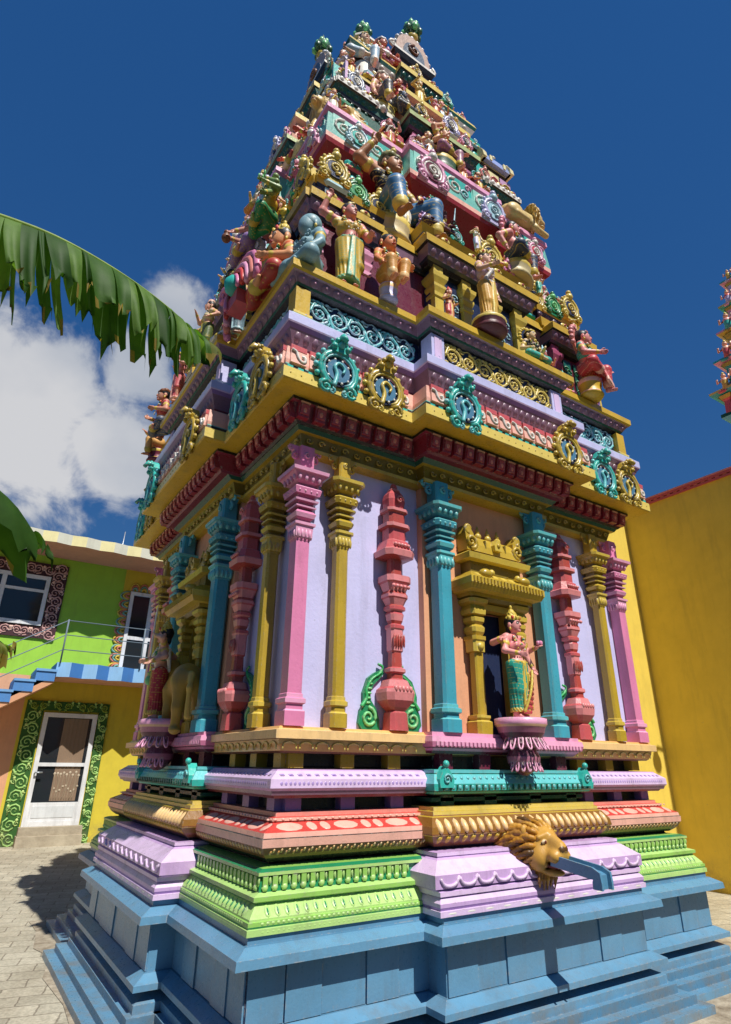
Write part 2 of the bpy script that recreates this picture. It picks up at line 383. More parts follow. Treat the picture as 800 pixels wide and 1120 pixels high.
mb = MB()
mb.square([(1.38, 1.54, BLACK), (1.438, 1.54, BLACK), (1.44, 1.64, MAROON), (1.452, 1.65, BURG), (1.455, 1.668, MAUVE), (1.475, 1.676, LILAC), (1.488, 1.688, LILACL), (1.53, 1.686, LILACL), (1.568, 1.632, LILAC), (1.575, 1.626, MAUVE), (1.58, 1.5, BLACK), (1.59, 1.5, BLACK)])
def lil_rows(F, u0, u1):
    n = int((u1-u0)/.05)
    for i in range(n):
        u = u0+(u1-u0)*(i+.5)/n; mb.bead(F, u-.0125, 1.685, 1.508, .010, .004, .013, srgb('ab90cc'), 6); mb.bead(F, u+.0125, 1.685, 1.508, .010, .004, .013, srgb('ab90cc'), 6); mb.bead(F, u, 1.655, 1.55, .018, .006, .006, srgb('ab90cc'), 6); mb.box(F, u-.012, u+.012, 1.63, 1.668, 1.535, 1.548, PURP)
    for i in range(3):
        u = u0+(u1-u0)*(.14+.36*i); mb.box(F, u-.045, u+.045, 1.5, 1.60, 1.378, 1.442, PURP)
rows(mb, .72, 1.64, lil_rows); mb.build('lilac_moulding', T)

mb = MB()
mb.square([(1.585, 1.5, BLACK), (1.652, 1.5, BLACK), (1.655, 1.60, BROWN), (1.665, 1.615, ORANGE), (1.70, 1.632, ORL), (1.722, 1.636, BROWN), (1.725, 1.665, ORL), (1.768, 1.665, ORL), (1.774, 1.64, ORANGE), (1.788, 1.63, ORANGE), (1.79, 1.5, ORANGE)])
def or_rows(F, u0, u1):
    n = int((u1-u0)/.1)
    for i in range(n):
        u = u0+(u1-u0)*(i+.5)/n; mb.curve(F, [(u-.04, 1.672), (u-.035, 1.70), (u, 1.712), (u+.035, 1.70), (u+.04, 1.672)], 1.635, .005, YELL, 4, 4)
    for i in range(3):
        u = u0+(u1-u0)*(.14+.36*i); mb.box(F, u-.045, u+.045, 1.49, 1.57, 1.583, 1.656, GOLD)
rows(mb, .72, 1.62, or_rows); mb.build('orange_ledge', T)

for F in FACES:                                            # the projecting middle of each side
    seen = F in SEEN
    mb = MB(); L2 = LILACL
    mb.proj(F, [(.905, .845, 1.955, L2), (.93, .845, 1.955, L2), (.932, .835, 1.945, PURP), (.945, .84, 1.95, LILAC), (.962, .84, 1.95, L2), (.985, .82, 1.93, PURP), (.99, .83, 1.94, L2), (1.01, .83, 1.94, LILAC), (1.018, .845, 1.925, PURP), (1.024, .86, 1.94, LILAC), (1.085, .86, 1.94, L2),
                (1.14, .78, 1.86, LILAC), (1.15, .76, 1.84, PURP), (1.155, .765, 1.845, L2), (1.172, .765, 1.845, LILAC), (1.175, .7, 1.7, BLACK), (1.20, .7, 1.7, BLACK)], .5)
    if seen:
        for s in (0,):
            n = 13
            for i in range(n):
                u = -.83+1.66*(i+.5)/n; mb.curve(F, [(u-.06, 1.07), (u-.04, 1.043), (u, 1.034), (u+.04, 1.043), (u+.06, 1.07)], 1.943, .009, L2, 4, 5); mb.bead(F, u+.064, 1.94, 1.068, .01, .008, .012, L2, 6)
                mb.bead(F, u, 1.952, .918, .05, .004, .008, WHITE, 6)
        n = 9
        for i in range(n):
            a = 1.0; 
    mb.build('lilac_block', T)
    mb = MB()
    mb.proj(F, [(1.175, .70, 1.74, BLACK), (1.19, .71, 1.755, BROWN), (1.215, .745, 1.79, srgb('8a5f22')), (1.245, .765, 1.81, GOLDL), (1.25, .772, 1.817, BROWN), (1.256, .772, 1.817, srgb('8a5f22')), (1.29, .765, 1.81, srgb('8a5f22')), (1.335, .735, 1.775, GOLD), (1.34, .72, 1.765, BROWN), (1.345, .715, 1.76, YELL), (1.362, .715, 1.76, GOLD), (1.366, .70, 1.745, YELL), (1.385, .70, 1.745, GOLD), (1.388, .6, 1.6, BLACK), (1.40, .6, 1.6, BLACK)], .5)
    if seen:
        n = 24
        for i in range(n):
            u = -.74+1.48*(i+.5)/n; mb.bead(F, u, 1.80, 1.292, .021, .024, .038, ORL, 8, .55); mb.bead(F, u, 1.785, 1.226, .021, .026, .022, YEL, 8, -.9)
    mb.build('gold_moulding', T)
    mb = MB()
    mb.proj(F, [(1.385, .60, 1.62, BLACK), (1.40, .64, 1.66, DARKG), (1.41, .665, 1.69, DARKG), (1.43, .665, 1.69, BLACK), (1.432, .64, 1.66, BLACK), (1.45, .68, 1.735, TURQ), (1.462, .69, 1.745, DARKG), (1.468, .70, 1.76, TURQ), (1.505, .705, 1.765, TEALL), (1.555, .68, 1.735, TURQ), (1.558, .67, 1.725, DARKG), (1.562, .675, 1.73, TEALL), (1.58, .675, 1.73, TURQ), (1.583, .6, 1.58, BLACK), (1.60, .6, 1.58, BLACK)], .5)
    if seen:
        for i in range(26):
            u = -.66+1.32*(i+.5)/26; mb.box(F, u-.004, u+.004, 1.70, 1.772, 1.47, 1.50, DARKG); mb.bead(F, u+.026, 1.758, 1.487, .016, .01, .016, TEALL, 6); mb.bead(F, u, 1.742, 1.535, .014, .014, .012, TEALL, 6); mb.box(F, u-.012, u+.012, 1.60, 1.68, 1.412, 1.43, TURQ)
        for u in (-.62, .62):
            mb.prism(F, [(u-.05, 1.485), (u+.05, 1.485), (u+.055, 1.53), (u+.03, 1.57), (u, 1.60), (u-.03, 1.57), (u-.055, 1.53)], 1.72, 1.78, TURQ); mb.ball(F(u, 1.775, 1.612), .02, TURQ); mb.scroll(F, u, 1.53, .03, 1.785, .007, TEALL)
        for u in (-.55, -.2, .2, .55): mb.box(F, u-.05, u+.05, 1.5, 1.69, 1.384, 1.45, DARKG)
    mb.build('turquoise_moulding', T)
    mb = MB()
    mb.proj(F, [(1.583, .58, 1.6, BLACK), (1.668, .58, 1.6, BLACK), (1.67, .64, 1.67, MAROON), (1.685, .65, 1.69, PINK), (1.70, .66, 1.71, MAROON), (1.705, .675, 1.725, PINK), (1.735, .685, 1.735, PINKL), (1.765, .68, 1.73, PINK), (1.77, .665, 1.71, PINKL), (1.79, .665, 1.71, PINK), (1.792, .6, 1.5, PINK)], .5)
    if seen:
        for i in range(40):
            u = -.66+1.32*(i+.5)/40; mb.box(F, u-.01, u+.01, 1.70, 1.738, 1.712, 1.735, PINKL)
        for u in (-.52, -.2, .2, .52): mb.box(F, u-.05, u+.05, 1.5, 1.66, 1.58, 1.672, MAROON)
    mb.build('pink_ledge', T)

# ---- ground storey walls
WA, WB, Z0, Z1 = 1.53, 1.585, 1.79, 3.53
mb = MB(); mb.square([(Z0-.02, WA, LAV), (Z1, WA, LAV), (Z1+.01, WA-.2, LAV)]); mb.build('lavender_wall', T, WALLP)
for F in FACES:
    mb = MB()
    if F in SEEN:                                           # the wall stands open behind the niche door
        for u0, u1, z0, z1 in ((-.60, -.145, Z0-.02, Z1), (.145, .60, Z0-.02, Z1), (-.145, .145, 2.62, Z1)): mb.box(F, u0, u1, 1.30, WB, z0, z1, PEACH)
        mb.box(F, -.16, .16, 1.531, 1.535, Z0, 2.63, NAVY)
    else: mb.box(F, -.60, .60, 1.0, WB, Z0-.02, Z1, PEACH)
    mb.build('peach_wall', T, WALLP)

def column(F, u, d, r, c, cl, z0=1.79, z1=3.50, ch=.0, zc=2.86, lite=False, cs=1.0):
    """shaft on a moulded base, with a leaf band, bells, lotus cushion and abacus for a capital"""
    mb = MB()
    mb.post(F, u, d, [(z0, r*1.38, c), (z0+.075, r*1.38, cl), (z0+.085, r*1.15, c), (z0+.11, r*1.15, c), (z0+.118, r*1.42, cl), (z0+.14, r*1.42, c), (z0+.148, r*1.12, cl), (z0+.165, r*1.12, c), (z0+.17, r, c), (zc, r, c)], ch)
    col = mb.build('column', T)
    H = z1-zc; k = MB(); z = lambda t: zc+H*t; dk = (c[0]*.5, c[1]*.5, c[2]*.5, 1)  # dk paints the recessed capital bands darker, standing in for shade in the grooves
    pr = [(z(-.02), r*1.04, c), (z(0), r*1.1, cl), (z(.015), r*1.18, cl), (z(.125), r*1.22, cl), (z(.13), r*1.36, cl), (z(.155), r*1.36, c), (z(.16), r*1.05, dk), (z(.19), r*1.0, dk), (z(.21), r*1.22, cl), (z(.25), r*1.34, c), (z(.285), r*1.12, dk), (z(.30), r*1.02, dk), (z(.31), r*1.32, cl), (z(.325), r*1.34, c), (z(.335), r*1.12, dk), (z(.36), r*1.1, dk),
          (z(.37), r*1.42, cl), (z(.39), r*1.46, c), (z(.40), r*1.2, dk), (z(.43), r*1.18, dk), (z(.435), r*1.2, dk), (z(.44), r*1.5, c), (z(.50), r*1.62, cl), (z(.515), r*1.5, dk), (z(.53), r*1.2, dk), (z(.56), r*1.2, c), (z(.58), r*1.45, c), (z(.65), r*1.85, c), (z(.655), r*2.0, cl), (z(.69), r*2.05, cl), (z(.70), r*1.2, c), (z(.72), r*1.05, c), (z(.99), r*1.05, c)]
    pr = [(zz, r+(q-r)*(1+(cs-1)*min(1, max(0, (zz-zc)/H*2.2+.5))) if zz > zc else q, cc) for zz, q, cc in pr]; rc = r*(1+(cs-1)*.6)
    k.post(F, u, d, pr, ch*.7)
    n = 4
    for side in range(3 if not lite else 1):                   # leaves of the band, beads of the cushion, petals under the abacus
        A = [lambda t, e: (u+t, d+e), lambda t, e: (u+e, d-t), lambda t, e: (u-e, d+t)][side]
        for i in range(n):
            t = r*1.16*(2*(i+.5)/n-1); 
            for zz, e, w, hh, dd, cc in ((.045, 1.19, .24, .05, .03, cl), (.605, 1.62, .32, .04, .10, cl)):
                m_ = 1 if zz < .5 else 1+(cs-1)*.42; a, b = A(t*(1 if zz < .5 else 1.35*m_), r*(1+(e-1)*(1+(cs-1)*(.6 if zz < .5 else 1.0))))
                k.ball(F(a, b, z(zz)), r*w, cc, 6, 4, (1, 1, H*hh/(r*w)))
            a, b = A(t*1.2*(1+(cs-1)*.4), r*(1+.52*cs)); k.ball(F(a, b, z(.47)), r*.2, cl, 6, 4)
    k.build('capital', col)
    b = MB()                                                    # scrolled brackets that carry the beam
    for s in (-1, 1):
        b.scroll(F, u+s*r*1.55, z(.88), r*.62, d+r*.2, r*.24, c, 1.2, pi/2, -s, 14, 6); b.scroll(F, u+s*r*2.3, z(.96), r*.4, d+r*.1, r*.2, cl, 1.1, pi/2, -s, 12, 5)
        b.prism(F, [(u, z(.8)), (u+s*r*1.6, z(.93)), (u+s*r*2.6, z(1)), (u, z(1))], d-r*.6, d+r*.25, c)
    b.scroll(F, u, z(.88), r*.5, d+r*1.12, r*.2, cl, 1.2, pi/2, 1, 12, 5)
    b.build('bracket', col)

def vase_pilaster(F, u):
    """slender shrine-topped pilaster rising from a pot"""
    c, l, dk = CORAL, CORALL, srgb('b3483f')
    d = 1.60; r = .073; z0 = 1.79; mb = MB()
    def p(prof): mb.post(F, u, d, [(z0+z, r*w, cc) for z, w, cc in prof], .35, .85)
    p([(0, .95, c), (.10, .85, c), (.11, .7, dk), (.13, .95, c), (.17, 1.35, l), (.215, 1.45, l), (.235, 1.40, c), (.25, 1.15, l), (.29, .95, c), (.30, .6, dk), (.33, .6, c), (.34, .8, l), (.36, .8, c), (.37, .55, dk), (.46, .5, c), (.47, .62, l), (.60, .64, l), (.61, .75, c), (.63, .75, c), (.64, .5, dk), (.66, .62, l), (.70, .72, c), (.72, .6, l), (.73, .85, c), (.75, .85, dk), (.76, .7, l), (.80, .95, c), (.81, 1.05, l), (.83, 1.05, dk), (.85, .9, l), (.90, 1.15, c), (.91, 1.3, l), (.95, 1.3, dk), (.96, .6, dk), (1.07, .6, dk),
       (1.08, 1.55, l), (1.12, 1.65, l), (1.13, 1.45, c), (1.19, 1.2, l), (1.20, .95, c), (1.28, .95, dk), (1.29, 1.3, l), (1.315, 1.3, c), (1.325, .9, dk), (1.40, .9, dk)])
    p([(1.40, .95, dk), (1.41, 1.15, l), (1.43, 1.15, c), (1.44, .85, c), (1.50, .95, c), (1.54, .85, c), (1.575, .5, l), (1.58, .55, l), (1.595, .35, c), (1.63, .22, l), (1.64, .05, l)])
    for i in range(5):
        t = (i-2)*.042; mb.ball(F(u+t*.62, d+.092, z0+1.155), .014, l, 6, 4); mb.ball(F(u+t*.7, d+.075, z0+.875), .014, l, 6, 4); mb.ball(F(u+t*.65, d+.085, z0+.235), .014, l, 6, 4, (1, 1, 1.4))
        mb.ball(F(u+t*.45, d+.048, z0+.53), .009, dk, 5, 4, (1, 1, 5))
    mb.scroll(F, u, z0+1.49, .032, d+.078, .008, l, 1.3, 0, 1, 12, 5); mb.bead(F, u, d+.07, z0+1.49, .012, .02, .012, RED, 6)
    pil = mb.build('vase_pilaster', T)
    for s in (-1, 1):                                           # green scrolled leaf either side of the pot
        g = MB(); dd = 1.552
        out = [(.085, .0), (.205, .0), (.235, .04), (.225, .10), (.20, .15), (.205, .21), (.17, .30), (.12, .335), (.065, .36), (.05, .335), (.085, .30), (.13, .26), (.15, .21), (.145, .17), (.105, .12), (.085, .06)]
        g.prism(F, [(u+s*a, z0+b) for a, b in (out if s < 0 else out[::-1])], 1.525, dd, DGREEN)
        g.scroll(F, u+s*.165, z0+.072, .058, dd+.004, .012, LEAFL, 1.6, pi/2, s, 20, 5)
        g.curve(F, [(u+s*.215, z0+.13), (u+s*.18, z0+.18), (u+s*.18, z0+.23), (u+s*.14, z0+.295), (u+s*.075, z0+.338), (u+s*.06, z0+.372)], dd+.002, .013, LEAF, 8, 5, lambda t: 1-.6*t)
        for i in range(5): g.bead(F, u+s*(.168-.004*i), dd, z0+.155+.028*i, .02, .01, .008, LEAFL, 6)
        g.curve(F, [(u+s*.1, z0+.315), (u+s*.06, z0+.37), (u+s*.095, z0+.39)], dd, .009, LEAF, 5, 5)
        g.build('leaf_scroll', pil)

def niche(F):
    """gold doorway with twin posts, heavy lintel and barrel-roofed crown"""
    c, l, dk = GOLD, GOLDL, srgb('7c6a1f'); mb = MB(); zb = 1.79
    for s in (-1, 1):
        u = s*.205
        mb.post(F, u, 1.64, [(zb, .068, c), (zb+.075, .068, l), (zb+.085, .052, c), (zb+.1, .06, l), (zb+.115, .06, c), (zb+.12, .034, c), (zb+.52, .034, c), (zb+.525, .052, l), (zb+.60, .054, l), (zb+.605, .062, c), (zb+.63, .062, c), (zb+.635, .044, c), (zb+.66, .056, l), (zb+.69, .06, c), (zb+.71, .044, c), (zb+.73, .058, l), (zb+.755, .062, c), (zb+.77, .046, c), (zb+.78, .07, l), (zb+.81, .074, c), (zb+.84, .06, c), (zb+.86, .085, l), (zb+.885, .09, c)], .3)
        mb.box(F, s*.145-.022, s*.145+.022, 1.56, 1.625, zb, zb+.86, c)
        mb.bead(F, u, 1.69, zb+.56, .03, .02, .03, l)
    mb.box(F, -.17, .17, 1.56, 1.66, zb+.83, zb+.875, l)
    fr = mb.build('niche_frame', T)
    k = MB(); z = zb+.88
    k.proj(F, [(z, .26, 1.70, dk), (z+.02, .30, 1.73, c), (z+.045, .30, 1.73, l), (z+.05, .34, 1.79, c), (z+.085, .36, 1.81, l), (z+.13, .36, 1.81, c), (z+.19, .29, 1.73, l), (z+.20, .25, 1.69, dk), (z+.285, .25, 1.69, l), (z+.29, .30, 1.74, l), (z+.33, .31, 1.75, l), (z+.35, .28, 1.71, c), (z+.365, .21, 1.67, dk), (z+.42, .21, 1.67, c)], WB-.02)
    for i in range(22):
        u = -.35+.7*(i+.5)/22; k.box(F, u-.009, u+.009, 1.80, 1.822, z+.088, z+.126, c)
    for i in range(7):
        u = -.29+.58*(i+.5)/7; k.bead(F, u, 1.755, z+.16, .035, .02, .03, l, 6, .9)
    for s in (-1, 1): k.ball(F(s*.19, 1.77, z+.175), .04, c, 8, 6, (1.4, 1, .9)); k.ball(F(s*.13, 1.77, z+.19), .025, l)
    k.box(F, -.12, .12, 1.60, 1.693, z+.21, z+.28, dk)
    # barrel roof
    P = []
    for i in range(9):
        a = pi*i/8; P.append((.105*cos(a), .14*sin(a)))
    k.rings([[F(uu, 1.62+e*.85, z+.36+zz) for e, zz in P] for uu in (-.22, -.2, .2, .22)], [c, c, c, c]); 
    for uu in (-.1, 0, .1): k.box(F, uu-.006, uu+.006, 1.66, 1.705, z+.40, z+.46, dk)
    k.prism(F, [(-.035, z+.39), (.035, z+.39), (.04, z+.43), (0, z+.485), (-.04, z+.43)], 1.66, 1.735, l); k.bead(F, 0, 1.737, z+.43, .016, .01, .018, c)
    for s in (-1, 1):
        k.scroll(F, s*.235, z+.43, .055, 1.70, .017, c, 1.5, -pi/2, -s, 18, 6); k.scroll(F, s*.24, z+.535, .04, 1.68, .016, c, 1.2, -pi/2, s, 14, 6); k.prism(F, [(s*.2, z+.36), (s*.27, z+.37), (s*.28, z+.5), (s*.25, z+.57), (s*.2, z+.5)], 1.585, 1.69, c)
    for uu in (-.1, 0, .1):
        k.ball(F(uu, 1.625, z+.515), .028, l); k.lathe(F, uu, 1.625, [(z+.53, .014, c), (z+.55, .018, l), (z+.60, .003, l)], 8)
    k.build('niche_crown', fr)
    return fr

for F in SEEN:
    for s in (-1, 1):
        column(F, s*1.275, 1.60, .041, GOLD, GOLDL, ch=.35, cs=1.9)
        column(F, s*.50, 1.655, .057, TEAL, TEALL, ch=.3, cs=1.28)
        vase_pilaster(F, s*.855)
    niche(F)
for x, y in ((-1, 1), (1, 1), (1, -1)):                             # corner columns
    F = FR
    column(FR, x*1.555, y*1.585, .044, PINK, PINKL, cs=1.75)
column(LF, 1.57, 1.60, .075, srgb('8a5070'), PINK) if False else None
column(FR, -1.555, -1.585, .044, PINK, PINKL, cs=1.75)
for F in (RT,):
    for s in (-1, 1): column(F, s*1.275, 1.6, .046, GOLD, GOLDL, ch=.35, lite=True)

# ---- beam, dentils, eave
CB = .155
def both(mb, prof, hb, dz=0., back=.5, dk=CB):
    mb.square(prof)
    for F in FACES: mb.proj(F, [(z+.0007, hb+(a-prof[-1][1]), a+dk, c) for z, a, c in prof], back)
mb = MB(); mb.square([(3.47, 1.56, GOLD), (3.485, 1.60, GOLDL), (3.51, 1.60, GOLD), (3.52, 1.575, srgb('7c6a1f')), (3.60, 1.60, GOLD), (3.602, 1.63, DARKG), (3.63, 1.65, BLACK)])
for F in FACES: mb.proj(F, [(3.471, .60, 1.63, GOLD), (3.486, .64, 1.68, GOLDL), (3.511, .64, 1.68, GOLD), (3.521, .62, 1.655, srgb('7c6a1f')), (3.60, .65, 1.69, GOLD), (3.603, .68, 1.72, DARKG), (3.631, .70, 1.76, BLACK)], .5)
for F in SEEN:
    for u0, u1, d in ((-1.58, -.66, 1.592), (.66, 1.58, 1.592), (-.6, .6, 1.675)):
        n = int((u1-u0)/.085)
        for i in range(n):
            u = u0+(u1-u0)*(i+.5)/n; mb.scroll(F, u, 3.56, .026, d+.008, .008, GOLDL if i % 2 else GOLD, 1.2, 0, 1 if i % 2 else -1, 10, 4)
mb.build('beam', T)
mb = MB(); mb.square([(3.628, 1.655, BLACK), (3.64, 1.67, MAROON), (3.745, 1.71, DRED), (3.752, 1.73, BLACK), (3.775, 1.73, BLACK)])
for F in FACES: mb.proj(F, [(3.629, .705, 1.81, BURG), (3.641, .72, 1.825, DRED), (3.746, .76, 1.865, DRED), (3.753, .78, 1.885, BLACK), (3.775, .78, 1.885, BLACK)], .5)
for F in SEEN:
    for u0, u1, d in ((-1.70, -.76, 1.69), (.76, 1.70, 1.69), (-.74, .74, 1.845)):
        n = max(1, int((u1-u0)/.105))
        for i in range(n):
            u = u0+(u1-u0)*(i+.5)/n
            mb.wedge(F, u-.038, u+.038, d-.03, d+.026, 3.645, 3.745, -.004, -.02, DRED)
            mb.wedge(F, u-.030, u+.030, d+.005, d+.040, 3.662, 3.725, .004, -.012, srgb('a8404a')); mb.bead(F, u, d+.041, 3.69, .016, .009, .022, SALMON, 6); mb.box(F, u-.034, u+.034, d+.02, d+.052, 3.735, 3.747, SALML)
mb.build('dentil_course', T)
mb = MB(); EY = srgb('d2ac28')
both(mb, [(3.776, 1.70, EY), (3.777, 1.862, EY), (3.785, 1.872, YELL), (3.862, 1.872, YELL), (3.864, 1.858, BLACK), (3.892, 1.856, TURQ), (3.90, 1.852, TURQ)], .866)
for F in SEEN:
    for u0, u1, d in ((-1.86, -.9, 1.872), (.9, 1.86, 1.872), (-.85, .85, 2.027)):
        n = int((u1-u0)/.07)
        for i in range(n):
            u = u0+(u1-u0)*(i+.5)/n; mb.bead(F, u, d, 3.825, .006, .004, .01, GOLD, 5); mb.box(F, u-.02, u+.02, d-.03, d-.012, 3.866, 3.888, TURQ)
mb.build('eave', T)
mb = MB()
both(mb, [(3.90, 1.852, SALML), (3.93, 1.856, SALML), (4.035, 1.845, SALML), (4.05, 1.80, PALEB), (4.055, 1.77, BLACK), (4.09, 1.77, BURG)], .78)
for F in SEEN:
    for u0, u1, d in ((-1.84, -.9, 1.855), (.9, 1.84, 1.855), (-.84, .84, 2.01)):
        n = max(1, int((u1-u0)/.125))
        for i in range(n):
            u = u0+(u1-u0)*(i+.5)/n; mb.wedge(F, u-.056, u+.056, d-.04, d+.018, 3.905, 4.035, .004, .012, SALML); mb.box(F, u-.056, u+.056, d-.02, d+.012, 4.005, 4.043, CORAL)
            mb.curve(F, [(u-.05, 4.0), (u-.02, 3.99), (u-.005, 3.95), (u+.02, 3.925), (u+.045, 3.935), (u+.04, 3.965), (u+.02, 3.965)], d+.016, .011, WHITE, 5, 5)
mb.build('scroll_band', T)
mb = MB()
both(mb, [(4.088, 1.78, BURG), (4.10, 1.79, MAUVE), (4.20, 1.835, PURP), (4.225, 1.855, LILACL), (4.235, 1.86, LAV), (4.30, 1.86, LAV), (4.312, 1.845, PALEB), (4.352, 1.81, LAV), (4.356, 1.79, LAV), (4.37, 1.74, NAVY)], .73)
for F in SEEN:
    for u0, u1, d in ((-1.8, -.82, 1.81), (.82, 1.8, 1.81), (-.79, .79, 1.965)):
        n = int((u1-u0)/.062)
        for i in range(n):
            u = u0+(u1-u0)*(i+.5)/n; mb.bead(F, u, d, 4.155, .024, .018, .04, MAUVE, 6, -.4)
        for i in range(n//2):
            u = u0+(u1-u0)*(i+.5)/(n//2); mb.bead(F, u, d+.032, 4.335, .008, .008, .008, LAV, 5, 1)
mb.build('lavender_ledge', T)

# ---- frieze storey
mb = MB(); mb.square([(4.365, 1.735, NAVY), (4.62, 1.735, NAVY)])
for F in FACES: mb.proj(F, [(4.366, .70, 1.89, NAVY), (4.62, .70, 1.89, NAVY)], .5)
mb.build('frieze_panel', T)
mb = MB()
for x, y in ((-1, -1), (1, -1), (-1, 1), (1, 1)): mb = MB(); mb.post(FR, x*1.735, y*1.735, [(4.36, .055, YEL), (4.60, .055, YEL)]) ; mb.post(FR, x*1.735, y*1.735, [(4.362, .07, YELL), (4.38, .07, YELL)]); mb.build('frieze_post', T)
for F in FACES:
    for s in (-1, 1): mb = MB(); mb.post(F, s*.66, 1.855, [(4.36, .062, LAV), (4.61, .062, LAV)]); mb.box(F, s*.66-.035, s*.66+.035, 1.9, 1.922, 4.37, 4.60, LILACL); mb.build('frieze_post', T)
def frieze(F, u0, u1, d, c, c2, n, z=4.49, R=.085):
    mb = MB(); st = (u1-u0)/n
    for i in range(n):
        u = u0+st*(i+.5); h = 1 if i % 2 else -1
        mb.scroll(F, u, z, R, d, .0105, c, 1.9, h*pi/2, -h, 26, 5); mb.curve(F, [(u-st*.5, z+h*.09), (u-st*.25, z+h*.1), (u, z+h*.115), (u+st*.3, z+h*.09), (u+st*.5, z+h*.11)], d-.006, .006, c, 4, 4); mb.scroll(F, u-st*.46, z+h*.085, R*.3, d, .007, c, 1.2, 0, -h, 10, 4); mb.scroll(F, u+st*.44, z+h*.055, R*.5, d, .009, c2, 1.3, h*pi/2, h, 14, 5); mb.scroll(F, u-st*.38, z-h*.075, R*.36, d, .009, c2, 1.3, 0, h, 12, 5)
        mb.curve(F, [(u-st*.5, z+h*.02), (u-st*.2, z-h*R*1.05), (u+st*.15, z-h*R*.8), (u+st*.5, z-h*.02)], d, .012, c2, 6, 5)
        for a in range(5): mb.bead(F, u+.028*cos(a*1.257), d-.005, z+.028*sin(a*1.257), .012, .014, .012, c2, 6)
        for q in (-.3, .12, .4): mb.bead(F, u+st*q, d-.004, z-h*.095+.01*q, .02, .012, .012, c, 6)
    mb.build('frieze_scrollwork', T)
for F in SEEN:
    frieze(F, -1.66, -.76, 1.745, PALEB, TEALL, 6); frieze(F, .76, 1.66, 1.745, PALEB, TEALL, 6); frieze(F, -.58, .58, 1.9, YELL, GOLDL, 7)
mb = MB()
both(mb, [(4.61, 1.74, BLACK), (4.625, 1.78, DARKG), (4.64, 1.79, MAUVE), (4.69, 1.825, MAUVE), (4.695, 1.84, YEL), (4.71, 1.855, YEL), (4.765, 1.855, YEL), (4.775, 1.84, GOLD), (4.78, 1.3, GOLD)], .72 if False else .26, back=.4)
for F in SEEN:
    for u0, u1, d in ((-1.8, -.8, 1.808), (.8, 1.8, 1.808), (-.77, .77, 1.963)):
        n = int((u1-u0)/.085)
        for i in range(n):
            u = u0+(u1-u0)*(i+.5)/n; mb.bead(F, u, d, 4.662, .038, .012, .026, MAUVE, 8, -.6); mb.bead(F, u, d+.012, 4.662, .008, .008, .008, PINKL, 5)
mb.build('storey_cornice', T)

# ---- horseshoe medallions clipped to the eave
def medallion(F, u, d, c, cl, inner, z=4.03, S=.86):
    mb = MB(); n = 15; p = [(u+S*.155*cos(a)*1.0, z+S*.165*sin(a)) for a in [pi*1.5+.42+(2*pi-.84)*i/(n-1) for i in range(n)]]
    mb.tube([F(a, d, b) for a, b in p], S*.025, c, 6); mb.tube([F(u+(a-u)*.84, d+.006, z+(b-z)*.84) for a, b in p], S*.012, cl, 5)
    for i, (a, b) in enumerate(p): mb.ball(F(u+(a-u)*1.2, d-.012, z+(b-z)*1.2), S*.025, cl if i % 2 else c, 6, 4)
    mb.lathe(Flat(F(u, d-.02*S, z)) if False else F, u, d, [(z, .001, c)]*2, 3) if False else None
    k = 16
    for r0, r1, dd, cc in ((.128, .0, -.012, inner), (.10, .0, .002, BLUED if inner == NAVY else MAROON)):
        mb.prism(F, [(u+S*r0*cos(2*pi*i/k), z+S*r0*sin(2*pi*i/k)) for i in range(k)], d-.05*S, d+dd*S, cc)
    for i in range(10): a = 2*pi*i/10; mb.bead(F, u+S*.104*cos(a), d-.006, z+S*.104*sin(a), S*.014, S*.012, S*.014, WHITE, 5)
    mb.curve(F, [(u-S*.045, z-S*.16), (u-S*.02, z-S*.05), (u-S*.04, z+S*.02), (u, z+S*.06), (u+S*.045, z+S*.025), (u+S*.03, z-S*.02)], d+S*.012, S*.02, cl, 6, 6, lambda t: 1-.5*t)
    for s in (-1, 1):
        mb.scroll(F, u+s*S*.105, z-S*.175, S*.055, d+.005, S*.017, c, 1.4, pi/2, -s, 14, 6); mb.scroll(F, u+s*S*.055, z-S*.2, S*.03, d+.008, S*.012, cl, 1.2, pi/2, s, 10, 5)
    mb.prism(F, [(u-S*.06, z+S*.15), (u+S*.06, z+S*.15), (u+S*.08, z+S*.20), (u+S*.05, z+S*.26), (u, z+S*.30), (u-S*.05, z+S*.26), (u-S*.08, z+S*.20)], d-.05*S, d+.03*S, c)
    for a, b, q in ((-.06, .19, .026), (.06, .19, .026), (0, .215, .032), (-.035, .25, .022), (.035, .25, .022), (0, .285, .022), (-.085, .225, .015), (.085, .225, .015)): mb.ball(F(u+S*a, d+.035*S, z+S*b), S*q, cl if q > .03 else c, 6, 5)
    # the little beast that leans out at the crest
    mb.tube([F(u, d-.02, z+S*.24), F(u, d+.07*S, z+S*.27), F(u, d+.10*S, z+S*.22)], S*.036, c, 6, lambda t: 1-.35*t)
    mb.build('medallion', T)
for F in SEEN:
    medallion(F, -1.50, 1.90, TURQ, TEALL, NAVY, 3.945); medallion(F, -1.13, 1.90, GOLD, GOLDL, NAVY, 3.945)
    medallion(F, -.55, 2.05, TURQ, TEALL, NAVY, 3.93); medallion(F, .55, 2.05, GOLD, GOLDL, NAVY, 3.93)
    medallion(F, 1.20, 1.90, TURQ, TEALL, NAVY, 3.945); medallion(F, 1.55, 1.90, GOLD, GOLDL, NAVY, 3.945)

